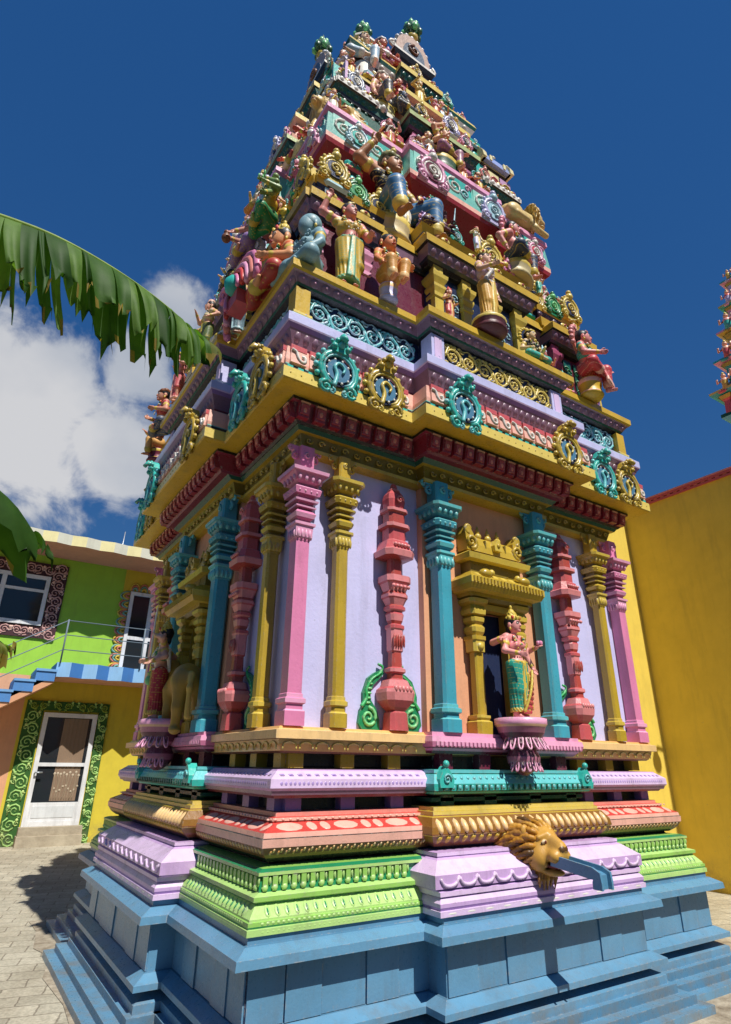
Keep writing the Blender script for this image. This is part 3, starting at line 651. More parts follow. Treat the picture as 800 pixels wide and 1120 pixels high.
# ================================================================== upper storeys
def aedicule(F, u, hw, d, z0, z1, wall, post, lip, petal, panel, back=.4, posts=(-.82, .82), green=TURQ):
    """a little pillared pavilion on a face: plinth, panelled wall, posts, cornice"""
    H = z1-z0; mb = MB()
    mb.proj(F, [(z0-.01, hw, d, green), (z0+H*.07, hw, d, green), (z0+H*.08, hw*.95, d-.04, DARKG), (z0+H*.12, hw*.95, d-.04, green), (z0+H*.13, hw*.86, d-.1, wall), (z0+H*.76, hw*.86, d-.1, wall)], back, u)
    pav = mb.build('pavilion_wall', T)
    for t in posts:
        k = MB()
        r = hw*.13 if hw > .4 else hw*.17
        r = min(r, .046)
        k.post(F, u+t*hw*.86, d-.09, [(z0+H*.12, r*1.3, post), (z0+H*.18, r*1.3, post), (z0+H*.19, r, post), (z0+H*.42, r, post), (z0+H*.43, r*1.25, post), (z0+H*.47, r*1.25, post), (z0+H*.48, r*1.0, post), (z0+H*.53, r*1.4, post), (z0+H*.56, r*1.4, post), (z0+H*.57, r*1.1, post), (z0+H*.63, r*1.7, post), (z0+H*.67, r*1.8, post), (z0+H*.68, r*1.1, post), (z0+H*.78, r*1.1, post)])
        k.build('pavilion_post', pav)
    pz0, pz1 = z0+H*.2, z0+H*.7
    if panel is not None:
        for a in range(-1, 2):
            uu = u+a*hw*.5; 
            if abs(a) == 0 and hw > .4: continue
            k = MB()
            k.box(F, uu-hw*.17, uu+hw*.17, d-.12, d-.085, pz0, pz1, NAVY if panel == PALEB else DARKG)
            for zz in (.25, .5, .75): 
                zq = pz0+(pz1-pz0)*zz; k.scroll(F, uu-hw*.07, zq, H*.05, d-.08, .008, panel, 1.3, 0, 1, 10, 4); k.scroll(F, uu+hw*.07, zq-H*.03, H*.05, d-.08, .008, panel, 1.3, pi, -1, 10, 4)
            k.build('pavilion_panel', pav)
    k = MB()
    k.proj(F, [(z0+H*.755, hw*.93, d-.06, BLACK), (z0+H*.79, hw*.97, d-.03, NAVY), (z0+H*.80, hw, d, petal), (z0+H*.885, hw*1.05, d+.04, BLACK), (z0+H*.895, hw*1.09, d+.06, lip), (z0+H*.97, hw*1.1, d+.065, lip), (z1, hw*1.05, d+.03, lip), (z1+.002, hw*.8, d-.1, lip)], back, u)
    n = max(3, int(hw*2/.085))
    for i in range(n):
        uu = u-hw+2*hw*(i+.5)/n; k.bead(F, uu, d+.015, z0+H*.84, .036, .018, H*.04, petal, 6, -.5)
    for i in range(max(2, n//3)):
        m = max(2, n//3); uu = u-hw+2*hw*(i+.5)/m; k.bead(F, uu, d+.055, z1+.005, .05, .012, .028, YELL, 8); k.bead(F, uu, d+.065, z1+.003, .018, .012, .012, CORAL, 5)
    k.build('pavilion_cornice', pav)
    return pav

def kudu(F, u, d, z, S, c, cl, inner=NAVY):
    z -= S*.07; S *= .74
    mb = MB(); n = 13
    p = [(u+S*.15*cos(a), z+S*.16*sin(a)) for a in [pi*1.5+.5+(2*pi-1.0)*i/(n-1) for i in range(n)]]
    mb.tube([F(a, d, b) for a, b in p], S*.026, c, 6); mb.tube([F(u+(a-u)*.76, d, z+(b-z)*.76) for a, b in p], S*.014, cl, 5)
    for i, (a, b) in enumerate(p): mb.ball(F(u+(a-u)*1.22, d-.01, z+(b-z)*1.22), S*.026, cl if i % 2 else c, 5, 4)
    k = 14; mb.prism(F, [(u+S*.14*cos(2*pi*i/k), z+S*.14*sin(2*pi*i/k)) for i in range(k)], d-.07, d+.005, inner)
    mb.scroll(F, u, z, S*.085, d+.01, S*.02, cl, 1.6, -pi/2, 1, 16, 5)
    for s in (-1, 1): mb.scroll(F, u+s*S*.14, z-S*.16, S*.06, d+.01, S*.022, c, 1.3, pi/2, -s, 12, 5)
    mb.ball(F(u, d, z+S*.2), S*.06, cl, 8, 6); mb.ball(F(u, d, z+S*.28), S*.04, c, 8, 6)
    mb.prism(F, [(u-S*.2, z-S*.2), (u+S*.2, z-S*.2), (u+S*.17, z-S*.02), (u-S*.17, z-S*.02)], d-.07, d-.01, c)
    mb.build('horseshoe_gable', T)

def barrel(F, u, hw, d, z, r, col, edge, knob, name='barrel_roof'):
    mb = MB(); P = [(r*cos(pi*i/10), r*1.25*sin(pi*i/10)) for i in range(11)]
    mb.rings([[F(u+uu, d-r+e, z+zz) for e, zz in P] for uu in (-hw, hw)], [col, col])
    for uu in (-hw, hw):
        mb.rings([[F(u+uu+q, d-r+e*1.12, z+zz*1.12) for e, zz in P] for q in (-.03, .03)], [edge, edge])
    m = max(2, int(hw/.09))
    for i in range(m):
        uu = u-hw+2*hw*(i+.5)/m; mb.box(F, uu-.02, uu+.02, d-.06, d+.008, z+.02, z+r*.5, edge); mb.scroll(F, uu+.05, z+r*.5, .03, d-.0, .006, edge, 1.2, 0, 1, 8, 4)
        mb.ball(F(uu, d-r, z+r*1.35), .05, knob, 8, 6); mb.lathe(F, uu, d-r, [(z+r*1.35+.03, .025, knob), (z+r*1.35+.07, .03, knob), (z+r*1.35+.13, .004, knob)], 8)
    mb.build(name, T)

# -- first upper storey
mb = MB(); mb.square([(4.77, 1.55, srgb('2b6a60')), (4.86, 1.55, srgb('2b6a60')), (4.87, 1.36, NAVY), (5.50, 1.36, NAVY), (5.52, 1.45, BURG), (5.58, 1.5, MAUVE), (5.64, 1.58, BLACK), (5.66, 1.60, YEL), (5.74, 1.6, YEL), (5.76, 1.50, GOLD), (5.80, 1.42, SALMON), (6.35, 1.32, CORAL), (6.5, 1.22, srgb('9a2f35')), (6.78, 1.2, srgb('9a2f35'))])
for F in SEEN:
    for u0, u1 in ((-1.5, -.62), (.62, 1.5)):
        n = 9
        for i in range(n):
            u = u0+(u1-u0)*(i+.5)/n; mb.bead(F, u, 1.53, 5.61, .04, .02, .03, MAUVE, 6, -.6)
            mb.box(F, u-.03, u+.03, 1.36, 1.375, 4.95, 5.45, srgb('2e3566') if i % 2 else srgb('55558a'))
            mb.bead(F, u, 1.36, 6.0, .03, .03, .12, SALML if i % 2 else CORAL, 6)
mb.build('storey_wall', T)
for F in SEEN:
    aedicule(F, 0, .62, 1.80, 4.79, 5.75, NAVY, GOLDL, YEL, MAUVE, PALEB, posts=(-.9, -.3, .3, .9))
    for s in (-1, 1):
        aedicule(F, s*1.36, .31, 1.67, 4.79, 5.72, MAROON, PINKL if s < 0 else srgb('b0557a'), YEL, MAUVE, SALMON if s < 0 else DGREEN)
        mb = MB(); mb.proj(F, [(5.72, .30, 1.62, YEL), (5.80, .33, 1.64, SALMON), (5.86, .28, 1.56, NAVY), (5.93, .32, 1.60, YEL), (5.99, .34, 1.62, YEL), (6.0, .28, 1.55, SALMON), (6.28, .22, 1.46, CORALL), (6.36, .12, 1.4, GOLD), (6.38, .05, 1.3, GOLD)], .4, s*1.30)
        for i in range(6): mb.bead(F, s*1.30-.27+.108*i, 1.585, 5.895, .035, .02, .03, srgb('5a4a62'), 6)
        mb.build('parapet', T)
        kudu(F, s*1.46, 1.66, 6.20, 1.0, GOLDL, YELL, NAVY); kudu(F, s*1.22, 1.63, 6.12, .8, DGREEN, LEAFL, DGREEN); kudu(F, s*.98, 1.60, 6.14, .95, GOLDL, YELL, NAVY)
    mb = MB(); mb.proj(F, [(5.74, .60, 1.76, YEL), (5.82, .64, 1.78, NAVY), (5.88, .62, 1.74, GOLD), (5.94, .66, 1.78, GOLDL), (5.97, .6, 1.72, GOLD)], .4); mb.build('parapet', T)
    barrel(F, .0, .52, 1.66, 5.96, .24, TURQ, TEALL, GOLDL)
    kudu(F, .22, 1.74, 6.16, 1.1, GOLDL, YELL, NAVY); kudu(F, -.5, 1.72, 6.13, .9, PURP, PINKL, NAVY); kudu(F, .62, 1.72, 6.13, .8, LAV, WHITE, NAVY)
# right hand corner of the front carries a small red and turquoise roof
# -- red soffit and painted ledge of the second upper storey
mb = MB()
both(mb, [(6.55, 1.25, srgb('a0242c')), (6.74, 1.46, srgb('b02d34')), (6.78, 1.475, SALML), (6.84, 1.475, srgb('6fb8aa')), (7.15, 1.45, PINK), (7.18, 1.475, PINKL), (7.245, 1.47, PINKL), (7.25, 1.1, PINK)], .62-.37+.0, back=.4, dk=.12)
mb.build('painted_ledge', T)
mb = MB()
for F in SEEN:
    for u0, u1, d in ((-1.42, -.68, 1.467), (.68, 1.42, 1.467), (-.58, .58, 1.587)):
        n = int((u1-u0)/.34)
        for i in range(n):
            u = u0+(u1-u0)*(i+.5)/n; w = (u1-u0)/n*.46
            mb.box(F, u-w, u+w, d-.02, d-.003, 6.86, 7.14, TURQ if i % 2 else srgb('8fd0c0'))
            mb.scroll(F, u-w*.3, 7.0, .11, d+.002, .016, WHITE, 1.7, pi/2, 1, 20, 5); mb.scroll(F, u+w*.5, 6.97, .07, d+.002, .013, PALEB, 1.4, -pi/2, -1, 14, 5); mb.scroll(F, u+w*.72, 7.08, .045, d+.002, .011, PINKL, 1.3, 0, 1, 12, 5)
mb.build('ledge_scrollwork', T)
for F in SEEN:
    kudu(F, -.36, 1.62, 7.04, 1.25, PINKL, WHITE, MAROON); kudu(F, .46, 1.62, 7.04, 1.2, LAV, PALEB, PALEB)
    kudu(F, -1.15, 1.5, 7.02, .9, PALEB, WHITE, TURQ); kudu(F, 1.22, 1.5, 7.0, .9, PINKL, WHITE, srgb('c23a50'))

# -- second upper storey
DG2 = srgb('1c5a4c')
P2 = [(7.24, 1.12, DGREEN), (7.70, 1.08, DG2), (7.72, 1.16, BLACK), (7.78, 1.22, WHITE), (7.82, 1.24, DG2), (7.88, 1.28, DG2), (7.93, 1.31, WHITE), (7.985, 1.32, DG2), (8.0, 1.22, SALML), (8.06, 1.24, MAROON), (8.07, 1.2, srgb('c9746c')), (8.40, 1.17, BLACK), (8.42, 1.21, YELL), (8.48, 1.2, YELL), (8.49, .8, YELL)]
mb = MB(); mb.square([(z, a-.2, c) for z, a, c in P2])
for sx in (-1, 1):
    for sy in (-1, 1): mb.post(FR, sx*1.0, sy*1.0, [(z+.001, max(a-1.0, .14), c) for z, a, c in P2])
for F in SEEN:
    for u0, u1 in ((-1.3, -.70), (.70, 1.3)):
        n = 7
        for i in range(n):
            u = u0+(u1-u0)*(i+.5)/n; mb.bead(F, u, 1.315, 7.95, .036, .03, .04, WHITE, 6, -.4); mb.bead(F, u, 1.24, 7.8, .03, .02, .03, WHITE if i % 2 else DG2, 6, -.4)
        for i in range(3):
            u = u0+(u1-u0)*(i+.5)/3; mb.box(F, u-.07, u+.07, .9, 1.145, 7.30, 7.66, TURQ); mb.box(F, u-.08, u+.08, .9, 1.155, 7.36, 7.385, WHITE); mb.box(F, u-.08, u+.08, .9, 1.155, 7.56, 7.585, WHITE)
            mb.box(F, u-.09, u+.09, 1.17, 1.20, 8.10, 8.38, (TURQ, PALEY, srgb('c8a0c8'))[i]); mb.scroll(F, u, 8.24, .07, 1.205, .012, (WHITE, CORAL, GOLDL)[i], 1.5, 0, 1, 14, 5)
mb.build('storey_wall', T)
for F in SEEN:
    aedicule(F, 0, .46, 1.40, 7.25, 8.0, MAROON, PINK, srgb('b9c98a'), DG2, TEALL, posts=(-.85, .85), green=PINKL)
    mb = MB(); mb.proj(F, [(8.0, .46, 1.38, SALML), (8.08, .48, 1.40, YELL), (8.10, .44, 1.34, SALML), (8.38, .42, 1.32, SALML), (8.40, .47, 1.37, YELL), (8.47, .47, 1.37, YELL), (8.48, .3, 1.2, YELL)], .4)
    for i in range(5):
        u = -.34+.17*i; mb.prism(F, [(u-.07, 8.24), (u, 8.17), (u+.07, 8.24), (u, 8.31)], 1.31, 1.335, CORAL); mb.scroll(F, u+.085, 8.3, .03, 1.335, .007, BROWN, 1.2, 0, 1, 8, 4)
    mb.build('parapet', T)
    for s in (-1, 1):
        aedicule(F, s*1.06, .22, 1.27, 7.25, 8.0, DG2, DGREEN, WHITE, DG2, CORAL, green=PINKL)
    if F is FR: barrel(F, 1.03, .23, 1.26, 8.46, .20, srgb('93a4d8'), PALEY, YELL)
    kudu(F, .1, 1.44, 8.3, .8, LAV, WHITE, NAVY); kudu(F, -1.05, 1.27, 8.25, .8, srgb('9aa8c0'), WHITE, srgb('5c6a86'))
# -- third upper storey and crown
mb = MB(); mb.square([(8.48, .92, DG2), (8.6, .92, TURQ), (8.62, .84, MAROON), (9.25, .80, MAROON), (9.27, .9, BLACK), (9.33, .94, WHITE), (9.4, .98, DG2), (9.45, 1.0, YELL), (9.52, .98, YELL), (9.53, .8, MAROON), (9.56, .78, TURQ), (9.82, .73, BLACK), (9.84, .74, YELL), (9.87, .64, DG2), (10.1, .60, DG2), (10.12, .66, WHITE), (10.2, .64, YELL), (10.21, .4, YELL)])
for F in SEEN:
    for i in range(12):
        u = -.88+1.76*(i+.5)/12; mb.bead(F, u, .955, 9.36, .035, .03, .035, WHITE, 6, -.4); mb.bead(F, u*.85, .76, 9.7, .035, .03, .07, (CORAL, PALEB, PALEY)[i % 3], 6); mb.box(F, u*.95-.03, u*.95+.03, .80, .845, 8.68, 9.2, (TURQ, PINK)[i % 2])
mb.build('storey_wall', T)
for F in SEEN:
    aedicule(F, 0, .30, 1.04, 8.5, 9.5, NAVY, srgb('c0607a'), YELL, DG2, TEALL, posts=(-.85, .85))
    mb = MB()
    mb.proj(F, [(9.5, .30, 1.0, NAVY), (9.9, .28, .92, NAVY), (9.92, .30, .95, BLACK), (9.98, .33, .98, WHITE), (10.02, .33, .98, BLACK)], .2)
    P = [(.25*cos(pi*i/10), .46*sin(pi*i/10)**.8 if 0 < i < 10 else 0.) for i in range(11)]
    mb.rings([[F(e, dd, 10.02+zz) for e, zz in P] for dd in (.0, .9)], [srgb('3a4560')]*2)
    mb.rings([[F(e*1.12, dd, 10.02+zz*1.1) for e, zz in P] for dd in (.88, .94)], [srgb('c4a896')]*2); mb.rings([[F(e*.7, dd, 10.04+zz*.66) for e, zz in P] for dd in (.93, .96)], [srgb('5f6f80')]*2)
    mb.scroll(F, 0, 10.2, .1, .97, .02, BROWN, 1.5, pi/2, 1, 16, 5)
    for s in (-1, 1): mb.scroll(F, s*.31, 10.1, .07, .93, .022, WHITE, 1.4, pi/2, -s, 14, 5)
    for e, zz in P[1:-1:1]: mb.ball(F(e*1.16, .91, 10.02+zz*1.14), .035, srgb('cfd4de'), 6, 4)
    mb.build('crowning_gable', T)
def finial(x, y, z, S):
    mb = MB(); gcol = srgb('2f6a4a')
    mb.lathe(FR, x, -y, [(z, .05*S, GOLDL), (z+.05*S, .09*S, gcol), (z+.10*S, .05*S, gcol), (z+.15*S, .12*S, gcol), (z+.24*S, .13*S, gcol), (z+.32*S, .05*S, gcol), (z+.36*S, .07*S, LEAFL), (z+.42*S, .03*S, gcol), (z+.55*S, .005, gcol)], 10)
    for i in range(7):
        a = 2*pi*i/7; mb.ball((x+.11*S*cos(a), y+.11*S*sin(a), z+.16*S), .045*S, LEAFL if i % 2 else gcol, 6, 5, (1, 1, 1.4)); mb.ball((x+.08*S*cos(a+.4), y+.08*S*sin(a+.4), z+.3*S), .035*S, LEAFL, 6, 5, (1, 1, 1.5))
    mb.build('finial', T)
finial(.05, -.86, 10.62, 1.0); finial(-.86, 0, 10.62, 1.0)
mb = MB(); mb.post(FR, -.52, .52, [(10.2, .16, DG2), (10.32, .16, PALEY), (10.34, .19, WHITE), (10.38, .19, PALEB), (10.40, .14, PALEB), (10.5, .13, PALEB), (10.58, .07, GOLDL), (10.6, .02, GOLDL)], .4); mb.build('corner_dome', T)
finial(-.52, -.52, 10.56, .9)

# ---- little domed shrines and gables that crowd the roofs
def mini_shrine(F, u, d, z, S, c1, c2, c3, c4):
    mb = MB()
    mb.post(F, u, d, [(z, .15*S, c1), (z+.03*S, .15*S, BLACK), (z+.035*S, .11*S, c2), (z+.20*S, .11*S, BLACK), (z+.22*S, .14*S, c3), (z+.25*S, .17*S, c3), (z+.28*S, .17*S, c1), (z+.285*S, .11*S, BLACK), (z+.32*S, .10*S, c4), (z+.33*S, .14*S, c4), (z+.38*S, .15*S, c4), (z+.45*S, .12*S, c4), (z+.50*S, .06*S, c3), (z+.52*S, .03*S, c3), (z+.55*S, .04*S, c1), (z+.62*S, .005, c1)], .25)
    for s in (-1, 1):
        mb.post(F, u+s*.09*S, d+.10*S, [(z+.035*S, .022*S, c3), (z+.12*S, .018*S, c3), (z+.18*S, .03*S, c3), (z+.21*S, .03*S, c3)])
    mb.bead(F, u, d+.112*S, z+.11*S, .05*S, .02*S, .06*S, c4, 8); mb.scroll(F, u, d*0+z+.40*S, .05*S, d+.15*S, .012*S, c3, 1.4, -pi/2, 1, 12, 4)
    for q in (-.12, -.04, .04, .12): mb.bead(F, u+q*S, d+.165*S, z+.265*S, .03*S, .012*S, .02*S, c1, 6)
    mb.build('mini_shrine', T)
for F in SEEN:
    k = F.k
    for u, d, z, S, cs in ((-1.50, 1.42, 5.80, .85, (YEL, MAROON, SALMON, TURQ)), (1.52, 1.42, 5.76, .8, (YEL, CORAL, PALEB, CORAL)), (-.82, 1.48, 5.80, .75, (PINK, NAVY, GOLDL, PINK)), (.86, 1.48, 5.80, .75, (TURQ, DRED, GOLDL, LAV)), (1.18, 1.42, 6.36, .6, (GOLD, MAROON, PINKL, SALMON)), (-1.18, 1.40, 6.36, .6, (GOLD, NAVY, CORAL, TURQ)),
                           (-.62, 1.2, 7.25, 1.0, (PINKL, DG2, GOLDL, CORAL)), (.64, 1.2, 7.25, 1.0, (TURQ, MAROON, GOLDL, PALEB)), (-1.12, 1.08, 8.0, .9, (YELL, DG2, WHITE, SALMON)), (.74, 1.08, 8.48, .75, (YELL, NAVY, PALEB, TURQ)), (-.74, 1.02, 8.48, .8, (PINK, DG2, GOLDL, PALEB)), (-.55, .95, 8.5, 1.1, (TURQ, MAROON, GOLDL, PINK)), (.55, .95, 8.5, 1.1, (PINK, DG2, GOLDL, TURQ)),
                           (.62, .72, 9.53, .8, (YELL, MAROON, PALEB, GOLDL)), (-.60, .74, 9.53, .8, (PALEB, NAVY, GOLDL, CORAL)), (.45, .50, 10.2, .6, (GOLDL, DG2, WHITE, PALEB))):
        mini_shrine(F, u, d, z, S, *cs)
    for u, d, z, S, c, cl in ((-.25, 1.77, 6.06, .55, TURQ, PALEB), (.40, 1.77, 6.05, .5, PINK, PINKL), (-.75, 1.50, 7.02, .7, GOLD, YELL), (.85, 1.50, 7.02, .7, TURQ, PALEB), (-.3, 1.42, 8.22, .6, GOLD, YELL), (.34, 1.42, 8.22, .6, PINK, WHITE), (.8, 1.25, 8.2, .6, CORAL, SALML), (-.45, 1.0, 9.68, .6, PINK, PINKL), (.5, 1.0, 9.66, .6, TURQ, WHITE), (-.8, .95, 9.6, .5, GOLD, YELL), (.8, .95, 9.6, .5, CORAL, SALML), (0, 1.0, 9.78, .6, GOLD, YELL)):
        kudu(F, u, d, z, S, c, cl, (NAVY, MAROON, DARKG)[int(abs(u*10)) % 3])
# ================================================================== sculpted figures
def nrm(v): v = np.asarray(v, float); return v/(np.linalg.norm(v)+1e-9)
def ik(a, t, l1, l2, pole):
    a, t = V(*a), V(*t); d = t-a; L = np.linalg.norm(d); m = min(L, (l1+l2)*.985); d = d/(L+1e-9)
    t = a+d*m; x = (l1*l1-l2*l2+m*m)/(2*m); h = sqrt(max(l1*l1-x*x, 0)); p = V(*pole); p = nrm(p-d*(p@d))
    return a+d*x+p*h, t

def figure(name, label, loc, h, rz=0., pose='stand', skin=FLESH, lower=YEL, hem=GOLDL, top=None, sash=None, crown=GOLDL, hair=BLACK, hat='crown',
           arms=None, sway=0., turn=0., tilt=0., res=100, hands=True, belly=0., held=(), garland=True, halo=None, cat='statue', legs=None, group=None, face=True, base=None, elephant=False, lean=0., bulk=1.0, big=.98, drape=None, apron=None):
    """One statue. Local frame: faces -y. Body is a single blended surface; clothes, headdress and jewels are its children."""
    if pose == 'stand': pz = .52; bot = 0.
    elif pose == 'sit': pz = .145; bot = 0.
    else: pz = .11; bot = 0.
    hd = .04
    top_z = pz+.46+({'crown': .14, 'turban': .05, 'bun': .06, 'tall': .2, 'none': 0., 'fez': .08}[hat])
    s = h/top_z; vox = h/res
    B = lambda x, y, z: V(x*s, y*s, z*s)
    root = empty(name, loc, rz, label, cat, group)
    bd = SDF(vox, .022*s)
    P0 = V(sway*.6, 0, pz)                             # pelvis
    ch = P0+V(-sway*.5, -lean*.5, .20); sh = P0+V(-sway*.3, -lean*.8, .285); nk = sh+V(0, -lean*.1, .05)
    up = lambda p: B(*p)
    # trunk
    bd.cap(up(P0+V(-.03, 0, .0)), up(P0+V(.03, 0, 0)), .074*s*bulk, .074*s*bulk, skin)
    bd.cap(up(P0+V(0, -belly*.5, .03)), up(P0+V(0, -belly*.4, .10)), (.072*bulk+belly)*s, (.062*bulk+belly*.8)*s, skin, .04*s)
    bd.cap(up(ch+V(-.04, 0, -.01)), up(ch+V(.04, 0, -.01)), .07*s*bulk, .07*s*bulk, skin, .04*s)
    bd.cap(up(sh+V(-.10, .005, .0)), up(sh+V(.10, .005, .0)), .042*s*bulk, .042*s*bulk, skin, .04*s)
    if top is not None or skin in (FLESHP, FLESHY): 
        for q in (-1, 1): bd.ell(up(ch+V(q*.042, -.058, .008)), (.038*s, .034*s, .036*s), skin, .02*s)
    bd.cap(up(sh+V(0, 0, .01)), up(nk+V(0, -.005, .03)), .032*s, .028*s, skin)
    # head
    ca, sa = cos(turn), sin(turn)
    hc = nk+V(0, -.012, .095)
    def hp(x, y, z):
        x, z = x*cos(tilt)-z*sin(tilt), x*sin(tilt)+z*cos(tilt)
        return B(*(hc+V(x*ca-y*sa, x*sa+y*ca, z)))
    Rz = np.array([[ca, -sa, 0], [sa, ca, 0], [0, 0, 1]])
    e = 1.12*big
    bd.ell(hp(0, .008, .012), V(.062, .07, .072)*s*e, skin, .015*s); bd.ell(hp(0, -.018, -.028), V(.046, .048, .05)*s*e, skin, .02*s)
    for q in (-1, 1): bd.ell(hp(q*.07*e, .012, -.01), V(.012, .02, .028)*s*e, skin, .008*s)
    if elephant:
        bd.chain([hp(0, -.06, -.02), hp(.0, -.10, -.10), hp(.02, -.09, -.18), hp(.06, -.09, -.20)], [.034*s, .028*s, .022*s, .018*s], skin, .02*s)
        for q in (-1, 1): bd.ell(hp(q*.10, .02, -.01), V(.055, .014, .07)*s, skin, .012*s); bd.cap(hp(q*.03, -.07, -.05), hp(q*.05, -.11, -.07), .01*s, .005*s, WHITE, .002)
    elif face:
        bd.cap(hp(0, -.062*e, .018), hp(0, -.073*e, -.013), .0075*s, .0115*s, skin, .012*s)
        bd.ell(hp(0, -.067*e, -.041*e), V(.0165, .009, .0062)*s*e, srgb('a8403e'), .004*s); bd.ell(hp(0, -.058, -.068), V(.02, .02, .016)*s, skin, .012*s)
    if face:
        for q in (-1, 1):
            bd.ell(hp(q*.026*e, -.0575*e, .010), V(.0155, .009, .0072)*s*e, srgb('d8cfc4'), .004*s); bd.ell(hp(q*.0255*e, -.0605*e, .0105), V(.0075, .0078, .0072)*s*e, BLACK, .0); bd.cap(hp(q*.012*e, -.0655*e, .0175), hp(q*.041*e, -.056*e, .016), .0034*s, .003*s, BLACK, .001*s)
            bd.cap(hp(q*.012*e, -.066*e, .030), hp(q*.042*e, -.056*e, .030), .0045*s, .0032*s, BLACK, .002*s)
        bd.ell(hp(0, -.066*e, .043), V(.0045, .0045, .009)*s, RED, 0.)
    # legs
    if legs is None:
        if pose == 'stand':
            legs = [[(-.058, 0, .0), (-.066+sway*.5, -.03-abs(sway)*.2, -.245), (-.06+sway*.1, .0, -.475)], [(.058, 0, 0), (.066+sway*.3, -.02, -.245), (.062-sway*.1, .005, -.475)]]
        elif pose == 'sit':
            legs = [[(-.06, 0, -.02), (-.20, -.11, -.03), (-.03, -.15, -.085)], [(.06, 0, -.02), (.09, -.165, -.01), (.085, -.165, -.255)]]
        elif pose == 'cross':
            legs = [[(-.06, 0, -.02), (-.19, -.12, -.045), (.04, -.175, -.08)], [(.06, 0, -.02), (.19, -.12, -.045), (-.05, -.15, -.065)]]
    LG = [[up(P0+V(*q)) if i < 2 or pose != 'stand' else up(V(P0[0]*.3, 0, pz)+V(*q)) for i, q in enumerate(l)] for l in legs]
    for l in LG:
        bd.chain(l, [.062*s*bulk, .044*s*bulk, .027*s*bulk], skin, .02*s)
        k, a = l[1], l[2]
        if abs(k[2]-a[2]) > .12*s:                       # foot on the ground
            bd.cap(a+B(0, .012, -.012), a+B(.0, -.055, -.024), .024*s, .02*s, skin, .012*s)
            for t in range(5): bd.cap(a+B(-.018+.009*t, -.06, -.028), a+B(-.02+.010*t, -.088+abs(t-1)*.004, -.031), .0085*s, .0075*s, skin, .003*s)
        else: bd.cap(a, a+nrm(a-k)*.07*s, .026*s, .017*s, skin, .012*s)
    # arms
    arms = arms if arms is not None else [(-1, (-.16, -.12, .16)), (1, (.17, -.02, .0))]
    bang = []
    for ar in arms:
        sd, tg = ar[0], ar[1]; pole = ar[2] if len(ar) > 2 else (sd*.6, .5, -.6)
        S0 = sh+V(sd*.122, .005, .004); E, Hn = ik(S0, P0+V(*tg), .165, .15, pole)
        bd.chain([up(S0), up(E), up(Hn)], [.040*s*bulk, .032*s*bulk, .023*s*bulk], skin, .018*s)
        f = nrm(Hn-E); side = nrm(np.cross(f, (0, 1, 0.3))); nn = np.cross(side, f)
        p = Hn+f*.028
        bd.cap(up(p-side*.012), up(p+side*.012), .0165*s, .0165*s, skin, .01*s)
        if hands:
            ft = nrm(f*.9-nn*.35 if nn[1] > 0 else f*.9+nn*.35)
            for t in range(4):
                L = (.040, .047, .044, .034)[t]; b0 = p+side*(.0165-.011*t)+f*.016; b1 = b0+f*L*.55+side*(.003*(1.5-t)); b2 = b1+ft*L*.5
                bd.chain([up(b0), up(b1), up(b2)], [.0078*s, .0072*s, .006*s], skin, .003*s)
            b0 = p+side*.016-f*.004; bd.chain([up(b0), up(b0+side*.02+f*.014), up(b0+side*.024+f*.034)], [.009*s, .008*s, .0065*s], skin, .004*s)
        bang.append((up(E+(Hn-E)*.86), up(S0+(E-S0)*.5), up(p+f*.03), f))
    # lower garment
    g = SDF(vox, .012*s)
    if pose == 'stand' and lower is not None:
        z0 = .065
        if sash == 'dhoti':
            for l in LG: g.chain([l[0], l[1], l[1]+(l[2]-l[1])*.55], [.078*s, .06*s, .056*s], lower, .02*s); q = l[1]+(l[2]-l[1])*.55; g.cap(q, q+(l[2]-l[1])*.05, .06*s, .06*s, hem, .0)
            g.cap(up(P0+V(-.03, 0, -.0)), up(P0+V(.03, 0, 0)), .088*s, .088*s, lower, .03*s)
        else:
            g.skirt(up(V(P0[0]*.3, -.005, z0)), up(P0+V(0, 0, .035)), (.098*s*bulk, .084*s*bulk), (.120*s*bulk, .096*s*bulk), lower, 18, .0045*s); [g.cap(l[0], l[1], .072*s*bulk, .060*s*bulk, lower, .03*s) for l in LG]
            g.skirt(up(V(P0[0]*.3, -.005, z0-.008)), up(V(P0[0]*.3, -.005, z0+.03)), (.104*s*bulk, .090*s*bulk), (.1035*s*bulk, .089*s*bulk), hem, 18, .0045*s, 0.)
            for t in range(5): g.cap(up(P0+V(-.016+.008*t, -.10*bulk, .02)), up(V(-.026+.013*t, -.096*bulk, z0+.01)), .010*s, .016*s, lower if t % 2 else hem, .004*s)
    elif lower is not None:
        g.cap(up(P0+V(-.04, 0, .0)), up(P0+V(.04, 0, 0)), .092*s, .092*s, lower, .03*s)
        for l in LG: g.chain([l[0], l[1], l[1]+(l[2]-l[1])*.72], [.074*s, .06*s, .05*s], lower, .02*s); q = l[1]+(l[2]-l[1])*.72; g.cap(q, q+(l[2]-l[1])*.07, .053*s, .051*s, hem, .0)
    sashc = hem if sash in (None, 'dhoti') else sash
    for i in range(9):                                     # belt
        a = pi*2*i/8; b = pi*2*(i+1)/8
        g.cap(up(P0+V(.118*bulk*cos(a), .094*bulk*sin(a), .035)), up(P0+V(.118*bulk*cos(b), .094*bulk*sin(b), .035)), .013*s, .013*s, sashc, .004*s)
